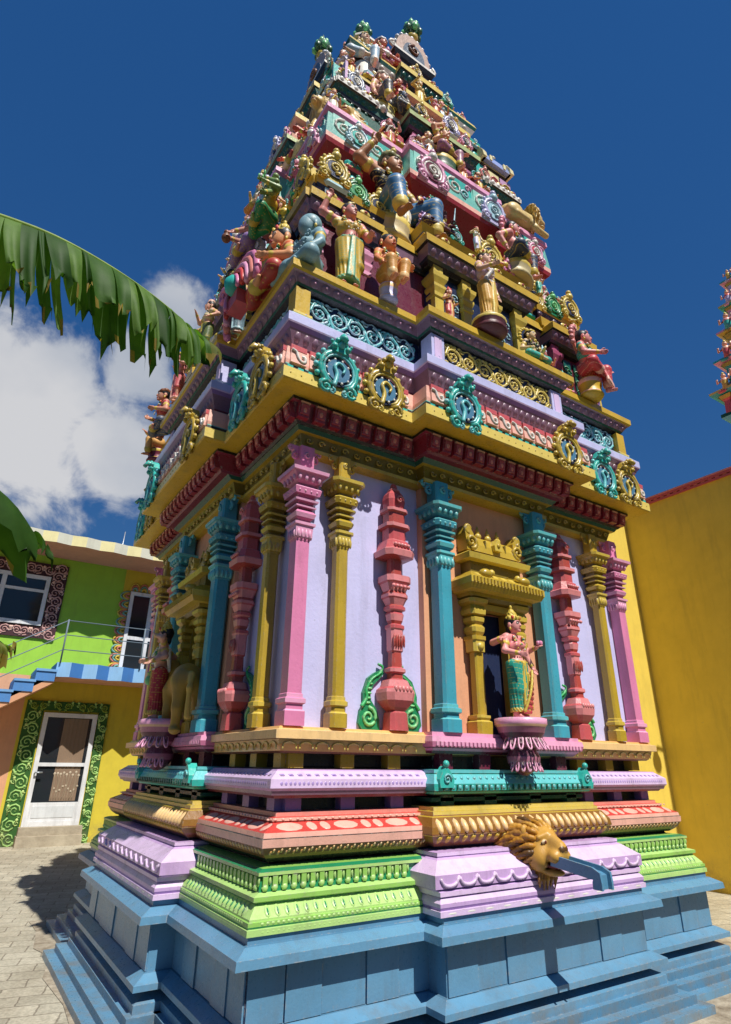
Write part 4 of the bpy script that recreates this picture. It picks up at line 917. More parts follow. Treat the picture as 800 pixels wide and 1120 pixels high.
    if drape is not None:                                  # second cloth crossing the skirt, edged in gold
        for t in range(9):
            f = t/8; x0, x1 = .02-.10*f, .13-.02*f*(1-f)
            g.cap(up(V(.13-.17*f, -.098-.03*sin(pi*f), .45-.39*f)), up(V(.125-.06*f, -.085-.02*sin(pi*f), .42-.36*f)), .022*s, .022*s, drape[0], .012*s)
        for t in range(8):
            f, f2 = t/8, (t+1)/8; g.cap(up(V(.125-.18*f, -.11-.03*sin(pi*f), .47-.41*f)), up(V(.125-.18*f2, -.11-.03*sin(pi*f2), .47-.41*f2)), .013*s, .013*s, drape[1], .003*s)
        g.cap(up(V(.085, -.09, .44)), up(V(.09, -.10, .09)), .012*s, .014*s, drape[1], .003*s); g.cap(up(V(.115, -.07, .44)), up(V(.115, -.08, .09)), .012*s, .014*s, drape[1], .003*s)
    if apron is not None:                                  # pleated cloth falling between the knees
        for t in range(7): x = -.055+.0183*t; g.cap(up(P0+V(x*.5+.02, -.15, .02)), up(P0+V(x*1.5+.02, -.205, -.20)), .012*s, .017*s, apron[0], .003*s); g.cap(up(P0+V(x*1.5+.02, -.205, -.20)), up(P0+V(x*1.58+.02, -.208, -.235)), .018*s, .018*s, apron[1], .002*s)
    g.build('garment', root, pat=(hem, .052*s))
    if top is not None:
        t_ = SDF(vox, .015*s)
        t_.cap(up(ch+V(-.042, 0, -.005)), up(ch+V(.042, 0, -.005)), .075*s*bulk, .075*s*bulk, top, .03*s)
        for q in (-1, 1):
            t_.ell(up(ch+V(q*.042, -.06, .008)), V(.043, .039, .041)*s, top, .015*s); t_.cap(up(sh+V(q*.06, 0, 0)), up(sh+V(q*.128, .004, -.02)), .046*s*bulk, .044*s*bulk, top, .02*s)
        if sash not in (None, 'dhoti'):
            t_.chain([up(sh+V(.09, -.03, .035)), up(ch+V(.0, -.098, -.01)), up(P0+V(-.09, -.05, .06))], [.024*s, .028*s, .024*s], sash, .01*s); t_.chain([up(sh+V(.09, .0, .04)), up(sh+V(.10, .06, -.04)), up(P0+V(.06, .09, .02))], [.024*s, .028*s, .02*s], sash, .01*s)
        t_.build('blouse', root, pat=(hem, .036*s))
    # jewels
    j = bd
    for w, u_, pp, f in bang:
        for c_, r_, ax in ((w, .024, f), (u_, .036, f)):
            j.cap(c_-ax*.006*s, c_+ax*.006*s, r_*s*bulk*1.08, r_*s*bulk*1.08, GOLDL, 0)
    if garland:
        n = 12
        for i in range(n):
            a = -.5+(pi+1)*i/(n-1); j.ell(up(sh+V(.078*cos(a), -.058-.025*max(sin(a), 0), .015-.085*max(sin(a), 0))), V(.0145, .0145, .0145)*s, (GOLDL, RED, DGREEN)[i % 3] if garland is True else garland, .004*s)
        for i in range(14):
            a = -.3+(pi+.6)*i/13; j.ell(up(sh+V(.088*cos(a), -.066-.03*max(sin(a), 0), .005-.16*max(sin(a), 0))), V(.010, .010, .010)*s, (WHITE, GOLDL)[i % 2] if garland is True else garland, .002*s)
        for q in (-1, 1): j.ell(hp(q*.076*e, .0, -.05), V(.012, .012, .018)*s, GOLDL, 0)
    bd.build('body', root)
    # hair and headdress
    k = SDF(vox, .012*s)
    k.ell(hp(0, .022, .03), V(.074, .074, .072)*s*e, hair, .01*s)
    if hat != 'none' or True: k.ell(hp(0, .055, -.05), V(.045, .03, .06)*s, hair, .02*s)
    k.p = k.p
    if hat == 'crown' or hat == 'tall':
        f_ = 1. if hat == 'crown' else 1.5
        k.skirt(hp(0, .01, .045), hp(0, .012, .09), (.078*s, .078*s), (.07*s, .07*s), crown, 10, .004*s); k.skirt(hp(0, .012, .085), hp(0, .016, .085+.05*f_), (.058*s, .058*s), (.05*s, .05*s), crown, 8, .005*s); k.skirt(hp(0, .014, .08+.05*f_), hp(0, .018, .08+.09*f_), (.04*s, .04*s), (.026*s, .026*s), crown, 8, .003*s); k.ell(hp(0, .018, .095+.1*f_), V(.016, .016, .026*f_)*s, crown, .01*s)
        for i in range(7): a = -pi+pi*i/6; k.ell(hp(.078*cos(a), .01+.078*sin(a), .072), V(.013, .013, .022)*s, (crown, RED, crown)[i % 3], .004*s)
    elif hat == 'turban':
        for i in range(9): a = 2*pi*i/8; b = 2*pi*(i+1)/8; k.cap(hp(.062*cos(a), .015+.062*sin(a), .055+.01*cos(2*a)), hp(.062*cos(b), .015+.062*sin(b), .055+.01*cos(2*b)), .028*s, .028*s, crown, .01*s)
        k.ell(hp(0, .02, .075), V(.06, .06, .04)*s, crown, .02*s)
    elif hat == 'bun': k.ell(hp(0, .05, .085), V(.042, .042, .04)*s, hair, .01*s); k.chain([hp(-.05, -.03, .07), hp(0, -.05, .085), hp(.05, -.03, .07)], [.009*s, .011*s, .009*s], crown, .005*s)
    elif hat == 'fez': k.skirt(hp(0, .015, .04), hp(0, .02, .13), (.072*s, .072*s), (.055*s, .055*s), crown, 10, .003*s)
    k.build('headdress', root)
    if halo is not None:
        mb = MB(); F = Flat((0, 0, 0)); n = 13; zc = hc[2]*s
        mb.prism(F, [(.15*s*cos(a), zc+.17*s*sin(a)) for a in [2*pi*i/18 for i in range(18)]], -.085*s, -.06*s, halo[0])
        for i in range(n): a = -.5+(pi+1)*i/(n-1); mb.ball((.165*s*cos(a), .07*s, zc+.18*s*sin(a)), .032*s, halo[1], 6, 5)
        mb.build('halo', root, STATUE, local=True)
    for what, ai, c1, c2 in held:                              # what the hands hold
        hp_ = bang[ai][2]; f = bang[ai][3]; q = SDF(vox, .006*s)
        if what == 'lotus':
            for i in range(7):
                a = 2*pi*i/6; r_ = .022 if i < 6 else 0
                q.ell(hp_+B(r_*cos(a), r_*sin(a), .03), V(.013, .013, .026)*s, c1 if i % 2 else c2, .006*s)
            q.cap(hp_+B(0, 0, -.03), hp_+B(0, 0, .02), .007*s, .009*s, DGREEN); q.build('lotus', root)
        elif what == 'staff':
            q.cap(hp_+B(0, -.005, -.25), hp_+B(0, -.005, .26), .011*s, .011*s, c1); q.chain([hp_+B(-.05, 0, .30), hp_+B(0, 0, .24), hp_+B(.05, 0, .30)], [.009*s]*3, c2); q.cap(hp_+B(0, 0, .25), hp_+B(0, 0, .35), .012*s, .004*s, c2); q.build('trident', root)
        elif what == 'disc': q.ell(hp_+B(0, 0, .05), V(.05, .014, .05)*s, c1); q.ell(hp_+B(0, -.004, .05), V(.03, .016, .03)*s, c2, 0); q.build('discus', root)
        elif what == 'pot': q.ell(hp_+B(0, -.01, -.02), V(.05, .05, .055)*s, c1); q.cap(hp_+B(0, -.01, .03), hp_+B(0, -.01, .055), .025*s, .034*s, c2); q.build('pot', root)
        elif what == 'sword': q.cap(hp_, hp_+B(.02, -.02, .24), .012*s, .006*s, c1); q.build('sword', root)
    if base: 
        mb = MB(); w, d_, t_, c_ = base; mb.lathe(Flat((0, 0, 0)), 0, 0, [(-t_, w*.9, c_), (-t_+.02, w*1.02, hem), (-t_*.78, w*.92, c_), (-t_*.5, w*.86, c_), (-t_*.3, w*.97, hem), (-.012, w, c_), (.004, w*.9, c_)], 18, d_/w); mb.build('pedestal', root, STATUE, local=True)
    return root

def lion(name, label, loc, S, rz, pose='sit', turn=0., col=srgb('cfae62'), mane=srgb('a8843c')):
    root = empty(name, loc, rz, label, 'lion statue'); v = S*.011; b = SDF(v, .03*S)
    if pose == 'sit':                                   # upright forequarters, haunches on the ground
        b.chain([V(0, .12, .16)*S, V(0, -.12, .42)*S], [.15*S, .13*S], col); hc = V(0, -.22, .62)*S
        for q in (-1, 1):
            b.chain([V(q*.09, -.16, .36)*S, V(q*.10, -.22, .18)*S, V(q*.10, -.24, .04)*S], [.07*S, .05*S, .045*S], col); b.ell(V(q*.10, -.28, .035)*S, V(.055, .075, .035)*S, col)
            b.ell(V(q*.14, .10, .14)*S, V(.08, .15, .13)*S, col); b.cap(V(q*.17, .06, .05)*S, V(q*.17, -.09, .04)*S, .045*S, .045*S, col)
        b.chain([V(0, .24, .06)*S, V(.16, .34, .05)*S, V(.26, .26, .10)*S], [.03*S, .022*S, .02*S], col); b.ell(V(.28, .22, .13)*S, V(.045, .045, .05)*S, mane)
    else:                                                   # lying, head raised
        b.chain([V(0, .32, .17)*S, V(0, -.10, .21)*S], [.15*S, .15*S], col); hc = V(0, -.30, .40)*S
        for q in (-1, 1):
            b.chain([V(q*.10, -.12, .14)*S, V(q*.12, -.16, .05)*S, V(q*.11, -.42, .045)*S], [.06*S, .05*S, .045*S], col); b.ell(V(q*.13, .30, .13)*S, V(.085, .16, .13)*S, col); b.cap(V(q*.17, .3, .045)*S, V(q*.17, .08, .04)*S, .045*S, .045*S, col)
        b.chain([V(0, .46, .1)*S, V(.2, .5, .05)*S, V(.26, .3, .05)*S], [.03*S, .022*S, .02*S], col)
    ca, sa = cos(turn), sin(turn)
    h = lambda x, y, z: hc+V(x*ca-y*sa, x*sa+y*ca, z)*S
    b.cap(hc+V(0, .12, -.16)*S, hc, .13*S, .11*S, col)
    b.ell(h(0, -.02, .02), V(.12, .12, .12)*S, col); b.ell(h(0, -.12, -.03), V(.075, .08, .055)*S, col); b.ell(h(0, -.185, .0), V(.035, .02, .022)*S, LIOND, .01*S); b.ell(h(0, -.14, -.095), V(.05, .06, .022)*S, col, .012*S); b.ell(h(0, -.165, -.068), V(.045, .035, .014)*S, DRED, .004*S)
    for q in (-1, 1): b.ell(h(q*.055, -.115, .05), V(.022, .016, .016)*S, WHITE, .004*S); b.ell(h(q*.055, -.128, .05), V(.011, .01, .011)*S, BLACK, 0); b.ell(h(q*.10, .0, .12), V(.035, .02, .04)*S, col, .01*S)
    b.build('body', root)
    m = SDF(v, .014*S); rnd = random.Random(5)
    for i in range(20):
        a = 2*pi*i/20
        for r_, L, y in ((.12, .13, .0), (.13, .16, .08)):
            p0 = h(r_*cos(a), y, r_*sin(a)+.01); p1 = h((r_+L*.6)*cos(a), y+.05, (r_+L*.6)*sin(a)-.03); p2 = h((r_+L)*cos(a+.2), y+.06, (r_+L)*sin(a+.2)-.09)
            m.chain([p0, p1, p2], [.034*S, .028*S, .010*S], mane if (i+int(y*20)) % 2 else col)
    m.build('mane', root)
    return root
SKY_STRENGTH, SKY_VALUE, SUN_STRENGTH, EXPOSURE, CLOUD, SKY_KNEE = .15, 1.55, 5., .16, 4.0, .9
L90 = -pi/2
TE = srgb('1f9a86'); ORSK = srgb('e08a58'); RSK = srgb('d98480'); GRN = srgb('3f8f62')
# ---- lotus brackets under the niche figures
for F, nm in ((FR, 'front'), (LF, 'left')):
    mb = MB(); c1, c2 = srgb('a8677f'), srgb('5c2740'); cy = 1.80
    mb.lathe(F, 0, cy, [(1.55, .02, c2), (1.58, .07, c2), (1.62, .10, c1), (1.66, .105, c2), (1.695, .085, c2), (1.715, .085, c1), (1.74, .115, c2), (1.80, .145, c1), (1.835, .156, srgb('e0b48c')), (1.85, .168, PINKL), (1.885, .168, PINKL), (1.89, .15, PINKL)], 20)
    for i in range(10):
        a = -pi+pi*i/9
        for k, (w, q) in enumerate(((.17, PINKL), (.115, c2), (.06, c1))):
            for zb, zt, rb, rt in ((1.70, 1.83, .083, .150), (1.575, 1.70, .066, .097)):
                pts = []
                for t in range(11):
                    g = t/10*2-1; f = 1-g*g; f = f**.6*(1-.22*k); aa = a+w*g*(1.15-.5*abs(g)); r = rb+(rt-rb)*f+.004+.012*f; pts.append(F(r*cos(aa), cy-r*sin(aa), zt-(zt-zb)*f))
                mb.tube(pts, .0065, q, 4)
    mb.build('lotus_bracket', T)

figure('goddess_statue', 'pink-skinned goddess statue in teal and red sari at the sunlit niche door', (.0, -1.80, 1.89), .72, .12, 'stand', FLESHP, TE, GOLDL, srgb('e0828a'), None, GOLDL, BLACK, 'crown',
       [(-1, (-.15, -.15, .10)), (1, (.20, -.12, .20)), (-1, (-.21, .02, .26), (-.6, .5, -.3)), (1, (.19, -.06, .0))], .035, .18, res=170, bulk=1.0, held=[('lotus', 1, PINKL, PINK)], drape=(srgb('c8434f'), GOLDL))
figure('goddess_statue', 'many-armed statue in red skirt and green shawl in the shaded left niche', (-1.84, .10, 1.89), .74, L90-.3, 'stand', srgb('d9a088'), srgb('b02a36'), GOLDL, GRN, WHITE, GOLDL, BLACK, 'crown',
       [(-1, (-.24, -.05, .14)), (1, (.22, -.1, .10)), (-1, (-.22, .0, .30), (-.6, .5, -.3)), (1, (.16, -.10, .40), (.6, .5, -.3)), (-1, (-.20, -.1, -.02)), (1, (.12, -.17, .12))], -.03, -.15, res=140, held=[('lotus', 0, WHITE, PALEB), ('disc', 2, WHITE, LEAFL), ('staff', 3, WHITE, WHITE), ('pot', 4, LEAFL, GREENL)])
# golden beast in the left niche, seen from behind
an = empty('animal_statue', (-1.72, -.30, 1.79), 0, 'golden four-legged animal statue with hanging tail beside the red-skirted statue', 'statue')
q = SDF(.0065, .03); gc = srgb('a8842c')
q.chain([V(-.06, -.06, .34), V(-.03, .0, .36), V(0, .26, .35)], [.10, .105, .10], gc)
for x, y in ((-.09, -.08), (.04, -.08), (-.06, .26), (.07, .26)): q.chain([V(x, y, .30), V(x*1.15, y-.015, .16), V(x*1.1, y+.01, .02)], [.065, .036, .03], gc); q.ell(V(x*1.1, y-.01, .015), V(.035, .045, .02), gc)
q.chain([V(-.05, -.16, .38), V(-.07, -.20, .28), V(-.06, -.19, .10)], [.018, .014, .022], srgb('c9a84a')); q.chain([V(0, .34, .40), V(-.02, .44, .50)], [.07, .055], gc); q.ell(V(-.03, .50, .50), V(.05, .08, .05), gc)
q.build('body', an)

# ---- lion-headed water spout
ls = empty('lion_spout', (-.07, -1.93, 1.16), 0, 'golden lion head with flowing mane and blue water spout in its open mouth', 'water spout'); ls.scale = (.82, .82, .82)
LF_, LM, LK = srgb('c4933a'), srgb('96682a'), srgb('5a3c18'); b = SDF(.0048, .025)
b.ell(V(0, .0, .03), V(.115, .13, .13), LF_); b.ell(V(0, -.135, -.012), V(.072, .09, .062), LF_, .03); b.cap(V(0, -.06, .10), V(0, -.185, .035), .044, .040, LF_, .03)
b.ell(V(0, -.212, .022), V(.040, .02, .024), LK, .008); b.ell(V(0, -.10, -.125), V(.062, .09, .026), LF_, .015); b.ell(V(0, -.14, -.085), V(.054, .07, .018), srgb('7a2222'), .004)
for s in (-1, 1):
    b.ell(V(s*.045, -.172, -.022), V(.046, .045, .042), LF_, .015); b.cap(V(s*.026, -.10, .105), V(s*.085, -.075, .085), .022, .016, LF_, .012); b.ell(V(s*.062, -.105, .062), V(.021, .011, .012), srgb('e0c8a0'), .004); b.ell(V(s*.062, -.114, .061), V(.011, .006, .0105), srgb('5a1d12'), 0)
    b.cap(V(s*.042, -.115, .066), V(s*.085, -.098, .056), .004, .004, LK, .001); b.cap(V(s*.045, -.112, .050), V(s*.082, -.1, .048), .004, .003, LK, .001)
    b.ell(V(s*.115, .02, .12), V(.035, .022, .042), LF_, .01); b.cap(V(s*.035, -.18, -.06), V(s*.035, -.18, -.092), .008, .004, WHITE, 0); b.ell(V(s*.085, -.03, -.04), V(.05, .09, .08), LF_, .03)
    for i in range(3): b.ell(V(s*(.04+.014*i), -.218+.006*i, -.02-.008*i), V(.0035, .003, .0035), LK, 0)
b.build('head', ls)
m = SDF(.005, .006); rnd = random.Random(4)
for ring_ in range(5):
    n = 19+2*ring_
    for i in range(n):
        a = 2*pi*(i+.5*(ring_ % 2)+rnd.uniform(-.2, .2))/n; r0 = .108+.006*ring_; y = -.055+.038*ring_; L = (.11, .16, .21, .24, .24)[ring_]*rnd.uniform(.85, 1.15)
        d = V(cos(a), 0, sin(a)); e = V(-sin(a), 0, cos(a)); sw = rnd.uniform(.5, 1.)*(1 if cos(a) < 0 else -1); g = V(0, 0, -1)
        p = d*r0+V(0, y, .02); P = [p]; dr = nrm(d+V(0, .35+.15*ring_, .15))
        for t in range(6):
            dr = nrm(dr*.8+V(0, .20, 0)+g*(.10+.05*ring_)+e*sw*.16*sin(t*1.7+i)); p = p+dr*L/5; P.append(p)
        m.chain(P, [.013, .0175, .018, .016, .012, .008, .003], (LM, LF_, LK, srgb('b07a20'))[rnd.choice((0, 0, 1, 2, 3, 3))])
for i in range(9):
    x = -.08+.02*i; m.chain([V(x*.7, -.05, -.11), V(x, -.05+.02*(i % 2), -.17), V(x*.9+.012*(-1)**i, -.03, -.205-.018*(i % 3))], [.017, .014, .004], (LM, LF_, LM)[i % 3])
m.build('mane', ls)
mb = MB(); P = []
for t in range(13):
    f = t/12; P.append((-.14-.36*min(1, f*1.2), -.045-(.05*f if f < .8 else .04+.085*((f-.8)/.2)**1.2)))
w = .058; rs = []
for i, (y, z) in enumerate(P):
    j0, j1 = P[max(i-1, 0)], P[min(i+1, 12)]; ty, tz = j1[0]-j0[0], j1[1]-j0[1]; L = sqrt(ty*ty+tz*tz); ny, nz = tz/L, -ty/L; ny, nz = -ny, -nz
    if nz < 0 and i < 6: ny, nz = -ny, -nz
    up = V(0, -nz*0+(-tz/L)*-1*0, 0)
    ny, nz = (tz/L, -ty/L); h = .035
    rs.append([(-w, y-ny*h, z-nz*h), (w, y-ny*h, z-nz*h), (w, y+ny*h, z+nz*h), (w*.72, y+ny*h, z+nz*h), (w*.66, y+ny*h*.2, z+nz*h*.2), (-w*.66, y+ny*h*.2, z+nz*h*.2), (-w*.72, y+ny*h, z+nz*h), (-w, y+ny*h, z+nz*h)])
mb.rings(rs, [srgb('4f86a6')]*13); mb.build('spout', ls, local=True)

# ---- first storey figures
GB = GREYB
gs = figure('seated_statue', 'plain blue-grey seated statue with smooth domed head at the tower corner', (-1.67, -1.68, 4.78), .56, L90+.2, 'cross', GB, GB, GB, GB, None, GB, GB, 'none', [(-1, (-.17, -.12, .02)), (1, (.17, -.12, .02))], 0, 0, res=90, garland=GB, face=False, bulk=1.08, big=1.08)
figure('goddess_statue', 'goddess statue in yellow pleated skirt raising her pink right arm, at the tower corner', (-1.39, -1.78, 4.78), .84, -.2, 'stand', srgb('e08a80'), YEL, srgb('6fb08a'), srgb('d8a83c'), None, GOLDL, BLACK, 'bun', [(-1, (-.25, -.07, .46), (-.8, .2, -.6)), (1, (.15, -.16, .06))], .03, .45, res=140, bulk=1.1)
figure('child_statue', 'plump orange child statue with dark hair, seated beside the yellow-skirted goddess', (-1.06, -1.84, 4.93), .45, -.1, 'sit', ORSK, srgb('d99a48'), ORL, None, None, ORL, BLACK, 'none', [(-1, (-.14, -.14, .02)), (1, (.22, -.06, .14))], 0, .2, res=90, belly=.035, base=(.075, .07, .15, LAV), bulk=1.02, big=1.2, legs=[[(-.06, 0, -.02), (-.08, -.2, .02), (-.06, -.2, -.2)], [(.06, 0, -.02), (.08, -.2, .02), (.06, -.2, -.2)]])
figure('woman_statue', 'slender standing woman statue in yellow sari with silver sash, on a dark bracket', (-.18, -2.00, 4.90), .80, .2, 'stand', srgb('e6b49a'), srgb('e0a83a'), YELL, srgb('cdb4d6'), srgb('c9c4c8'), GOLDL, BLACK, 'crown', [(-1, (-.12, -.17, .17)), (1, (.20, -.02, -.03))], .04, .1, res=140, base=(.15, .14, .12, srgb('5a2530')))
figure('woman_statue', 'seated woman statue in red and pink on a yellow drum, at the right-hand corner', (1.24, -1.88, 4.96), .58, .35, 'sit', RSK, srgb('c23a44'), SALML, TURQ, srgb('d9705e'), SALMON, BLACK, 'bun', [(-1, (-.10, -.17, .12)), (1, (.27, -.12, .10))], 0, .35, res=110, halo=(SALMON, srgb('d98a8a')), base=(.12, .11, .18, YEL), apron=(srgb('c23a44'), SALML), bulk=1.02)
figure('king_statue', 'orange-robed seated statue with big gold crown, looking left off the tower corner', (-1.76, -1.40, 4.79), .76, L90, 'cross', srgb('e09a66'), srgb('b3352c'), GOLDL, srgb('d9602e'), None, GOLDL, BLACK, 'crown', [(-1, (-.10, -.15, .05)), (1, (.11, -.14, .13))], 0, 0, res=110, bulk=1.08, big=1.08)
fan = empty('fan_ornament', (-1.95, -1.08, 4.80), L90, 'pink scrolled fan-shaped ornament standing beside the orange-robed statue', 'ornament')
mb = MB(); F0 = Flat((0, 0, 0))
for k in range(5):
    r = .30-.045*k; mb.tube([F0(.05+r*cos(a)*1.0, .02*k, .12+r*1.25*sin(a)) for a in [(-.1+1.25*pi*t/12) for t in range(13)]], .03-.003*k, (PINK, SALMON, PINKL, RED, PINK)[k], 6)
mb.scroll(F0, -.26, .33, .08, .05, .03, PINK, 1.4, 0, 1, 14, 6); mb.ball(F0(.05, .06, .2), .09, TURQ); mb.box(F0, -.06, .14, -.05, .07, 0, .12, CORAL); mb.build('fan', fan, STATUE, local=True)
figure('attendant_statue', 'blue-grey draped standing statue on the shaded left side', (-1.86, -.84, 4.79), .60, L90, 'stand', srgb('b78a7a'), srgb('6f8a9a'), PALEB, srgb('6f8a9a'), srgb('9ab0b8'), PALEB, BLACK, 'turban', [(-1, (-.13, -.13, .1)), (1, (.13, -.15, .14))], 0, -.2, res=80)
figure('attendant_statue', 'flesh-coloured statue in a pointed hat raising one hand by the left face', (-2.0, -.45, 4.79), .58, L90, 'stand', FLESH, srgb('5a6b3a'), GOLDL, srgb('d8c8a0'), None, srgb('e8b8a0'), BLACK, 'fez', [(-1, (-.18, -.16, .34)), (1, (.2, -.05, .1))], 0, 0, res=85)
figure('attendant_statue', 'coral-coloured dancing statue, upper of the pair at the left edge', (-1.98, .42, 4.79), .62, L90-.2, 'stand', srgb('e09a86'), CORAL, SALML, CORALL, None, GOLDL, BROWN, 'crown', [(-1, (-.22, -.1, .30)), (1, (.24, -.1, .18))], .05, -.3, res=85, halo=(CORAL, SALML))
figure('attendant_statue', 'kneeling red and blue statue, lower of the pair at the left edge', (-1.90, 1.05, 4.79), .5, L90, 'cross', srgb('c98a70'), srgb('3a4a6a'), GOLDL, srgb('c23040'), None, BROWN, BLACK, 'turban', [(-1, (-.1, -.2, .1)), (1, (.1, -.2, .16))], 0, 0, res=80, lean=.1)
figure('attendant_statue', 'small reaching statue in orange at the last left corner', (-1.86, 1.50, 4.79), .45, L90, 'sit', srgb('d08a66'), ORANGE, GOLDL, None, None, GOLD, BROWN, 'turban', [(-1, (-.1, -.2, .2)), (1, (.16, -.15, .1))], 0, 0, res=75, base=(.12, .1, .14, MAROON))

# ---- figures on the roofs of the first storey
figure('giant_statue', 'large brown-skinned seated giant in black tunic and blue dhoti with one arm raised', (-.80, -1.52, 6.02), .86, .1, 'sit', srgb('b07850'), srgb('3f78a8'), YELL, BLACK, srgb('c9b98a'), srgb('7d7a46'), srgb('5a4a2a'), 'turban', [(-1, (-.22, -.06, .44), (-.8, .3, -.3)), (1, (.22, -.12, .0), (.9, .3, .1))], 0, .25, res=140, base=(.2, .16, .24, srgb('cdb98a')), bulk=1.06, legs=[[(-.06, 0, -.02), (-.13, -.2, -.03), (-.10, -.22, -.26)], [(.07, 0, -.02), (.22, -.2, .02), (.24, -.19, -.25)]])
figure('demon_statue', 'dark maroon many-armed statue with green crown against a purple halo', (-.44, -1.66, 5.98), .52, 0, 'cross', srgb('5f2f3c'), srgb('3a2440'), GOLDL, srgb('4a2a3c'), None, DGREEN, BLACK, 'crown', [(-1, (-.24, -.05, .22)), (1, (.24, -.08, .18)), (-1, (-.15, -.14, .02)), (1, (.17, -.16, .04)), (-1, (-.22, .0, .36), (-.7, .4, -.3)), (1, (.22, 0, .36), (.7, .4, -.3))], 0, .1, res=110, halo=(srgb('4a2a50'), PURP), bulk=1.1, held=[('disc', 0, GOLDL, RED), ('sword', 1, PALEB, PALEB)])
figure('man_statue', 'pink bare-chested man statue lounging with one arm stretched out to the right', (.60, -1.70, 6.14), 0.56, .5, 'sit', srgb('d98a84'), srgb('33405e'), GOLDL, None, None, BLACK, BLACK, 'none', [(-1, (-.17, .04, .06)), (1, (.34, -.12, .22))], -.05, .2, res=120, halo=(SALMON, srgb('e08aa0')), base=(.2, .15, .18, srgb('c9b98a')), bulk=1.06)
for (x, y, z, h, nm, lb, c, l, hat) in ((.92, -1.70, 5.98, .34, 'bird_boy_statue', 'tiny pale statue between the lounging man and the green gable', FLESHY, TURQ, 'crown'), (1.52, -1.62, 5.75, .36, 'boy_statue', 'small cream statue on the small roof at the right corner', PALEY, CORAL, 'turban')):
    figure('boy_statue', lb, (x, y, z), h, .2, 'stand', c, l, GOLDL, None, None, GOLDL, BLACK, hat, [(-1, (-.16, -.12, .1)), (1, (.2, -.1, .25))], 0, 0, res=60, hands=False)
figure('goddess_statue', 'green multi-armed statue fanning its hands out on the left roof edge', (-1.72, -.92, 6.0), 0.63, L90-.2, 'cross', srgb('7f9a5a'), DGREEN, GOLDL, YEL, None, YELL, BLACK, 'tall', [(s, (s*.30*cos(a), -.02-.1*cos(a), .12+.34*sin(a)), (s*.7, .3, -.4)) for s in (-1, 1) for a in (-.2, .3, .8, 1.25)], 0, 0, res=110, held=[('disc', 0, WHITE, LEAFL), ('lotus', 1, WHITE, PINKL), ('disc', 2, PALEB, WHITE), ('sword', 3, GOLDL, GOLDL), ('lotus', 5, LEAFL, WHITE), ('disc', 6, LEAFL, GOLDL)])
figure('attendant_statue', 'pink statue bending over beside the gold gable at the corner', (-1.62, -1.30, 6.0), .52, L90+.3, 'stand', srgb('d98a9a'), srgb('a83a6a'), PINKL, srgb('c86a8a'), None, DGREEN, BLACK, 'crown', [(-1, (-.15, -.2, .05)), (1, (.14, -.2, .08))], .05, 0, res=80, lean=.08)
figure('potter_statue', 'seated statue clutching a big brown pot on the left roof', (-1.70, -.50, 6.0), .55, L90, 'cross', srgb('c98a78'), PURP, GOLDL, LAV, None, GOLD, BLACK, 'bun', [(-1, (-.05, -.24, .10)), (1, (.07, -.24, .10))], 0, 0, res=80, held=[('pot', 0, BROWN, BROWN)])
figure('attendant_statue', 'white and teal standing statue, farthest back on the left roof', (-1.70, .1, 6.0), .6, L90, 'stand', FLESHY, TURQ, WHITE, WHITE, None, PALEB, BLACK, 'crown', [(-1, (-.22, -.1, .28)), (1, (.2, -.12, .2))], 0, 0, res=75)
# ---- second storey
lion('lion_statue', 'golden lion statue with open mouth lying along the painted ledge near the corner', (-.98, -1.30, 7.25), .62, -pi/2, 'lie', .8)
lion('lion_statue', 'golden lion statue sitting upright at the left end of the painted ledge', (-1.30, -1.12, 7.25), .58, L90+.45, 'sit', 0.)
lion('lion_statue', 'golden lion statue lying on the painted ledge by the right edge, facing outwards', (1.12, -1.44, 7.25), .72, pi/2, 'lie', -.25, srgb('dcc07a'), srgb('b8964a'))
figure('goddess_statue', 'seated goddess statue in purple trousers lifting one arm, on the projecting ledge', (-.04, -1.46, 7.45), 0.59, .2, 'sit', srgb('d9a07c'), srgb('a06a8a'), GOLDL, srgb('d98a50'), None, GOLDL, BROWN, 'crown', [(-1, (-.12, -.05, .50), (-.8, .2, -.3)), (1, (.2, -.17, .08)), (-1, (-.2, -.14, .1))], 0, .15, res=110, base=(.2, .12, .2, srgb('3a5f4a')), bulk=1.02)
figure('attendant_statue', 'small attendant statue with blue skirt left of the purple-trousered goddess', (-.27, -1.46, 7.25), .52, 0, 'stand', srgb('d9a07c'), srgb('7fa8c8'), GOLDL, WHITE, None, GOLDL, BROWN, 'bun', [(-1, (-.12, -.16, .12)), (1, (.2, -.1, .3))], 0, .2, res=75)
figure('attendant_statue', 'small attendant statue in orange right of the purple-trousered goddess', (.22, -1.44, 7.25), .46, .2, 'stand', srgb('d98a70'), ORANGE, SALML, srgb('c86a50'), None, SALMON, BROWN, 'turban', [(-1, (-.2, -.12, .22)), (1, (.17, -.12, .05))], 0, .2, res=70)
figure('serpent_king_statue', 'red-faced crouching statue on the left ledge under the many-headed hood', (-1.36, -.74, 7.25), .55, L90, 'cross', srgb('c8483c'), PALEY, GOLDL, srgb('d8c88a'), None, RED, BLACK, 'fez', [(-1, (-.15, -.2, .05)), (1, (.2, -.15, .2))], 0, 0, res=80)
figure('attendant_statue', 'pale statue with a round shield behind it on the left ledge', (-1.40, -.30, 7.25), .56, L90, 'stand', FLESHY, WHITE, GOLDL, PALEB, None, PALEY, BLACK, 'crown', [(-1, (-.2, -.1, .3)), (1, (.2, -.1, .1))], 0, 0, res=75, halo=(PALEB, WHITE))
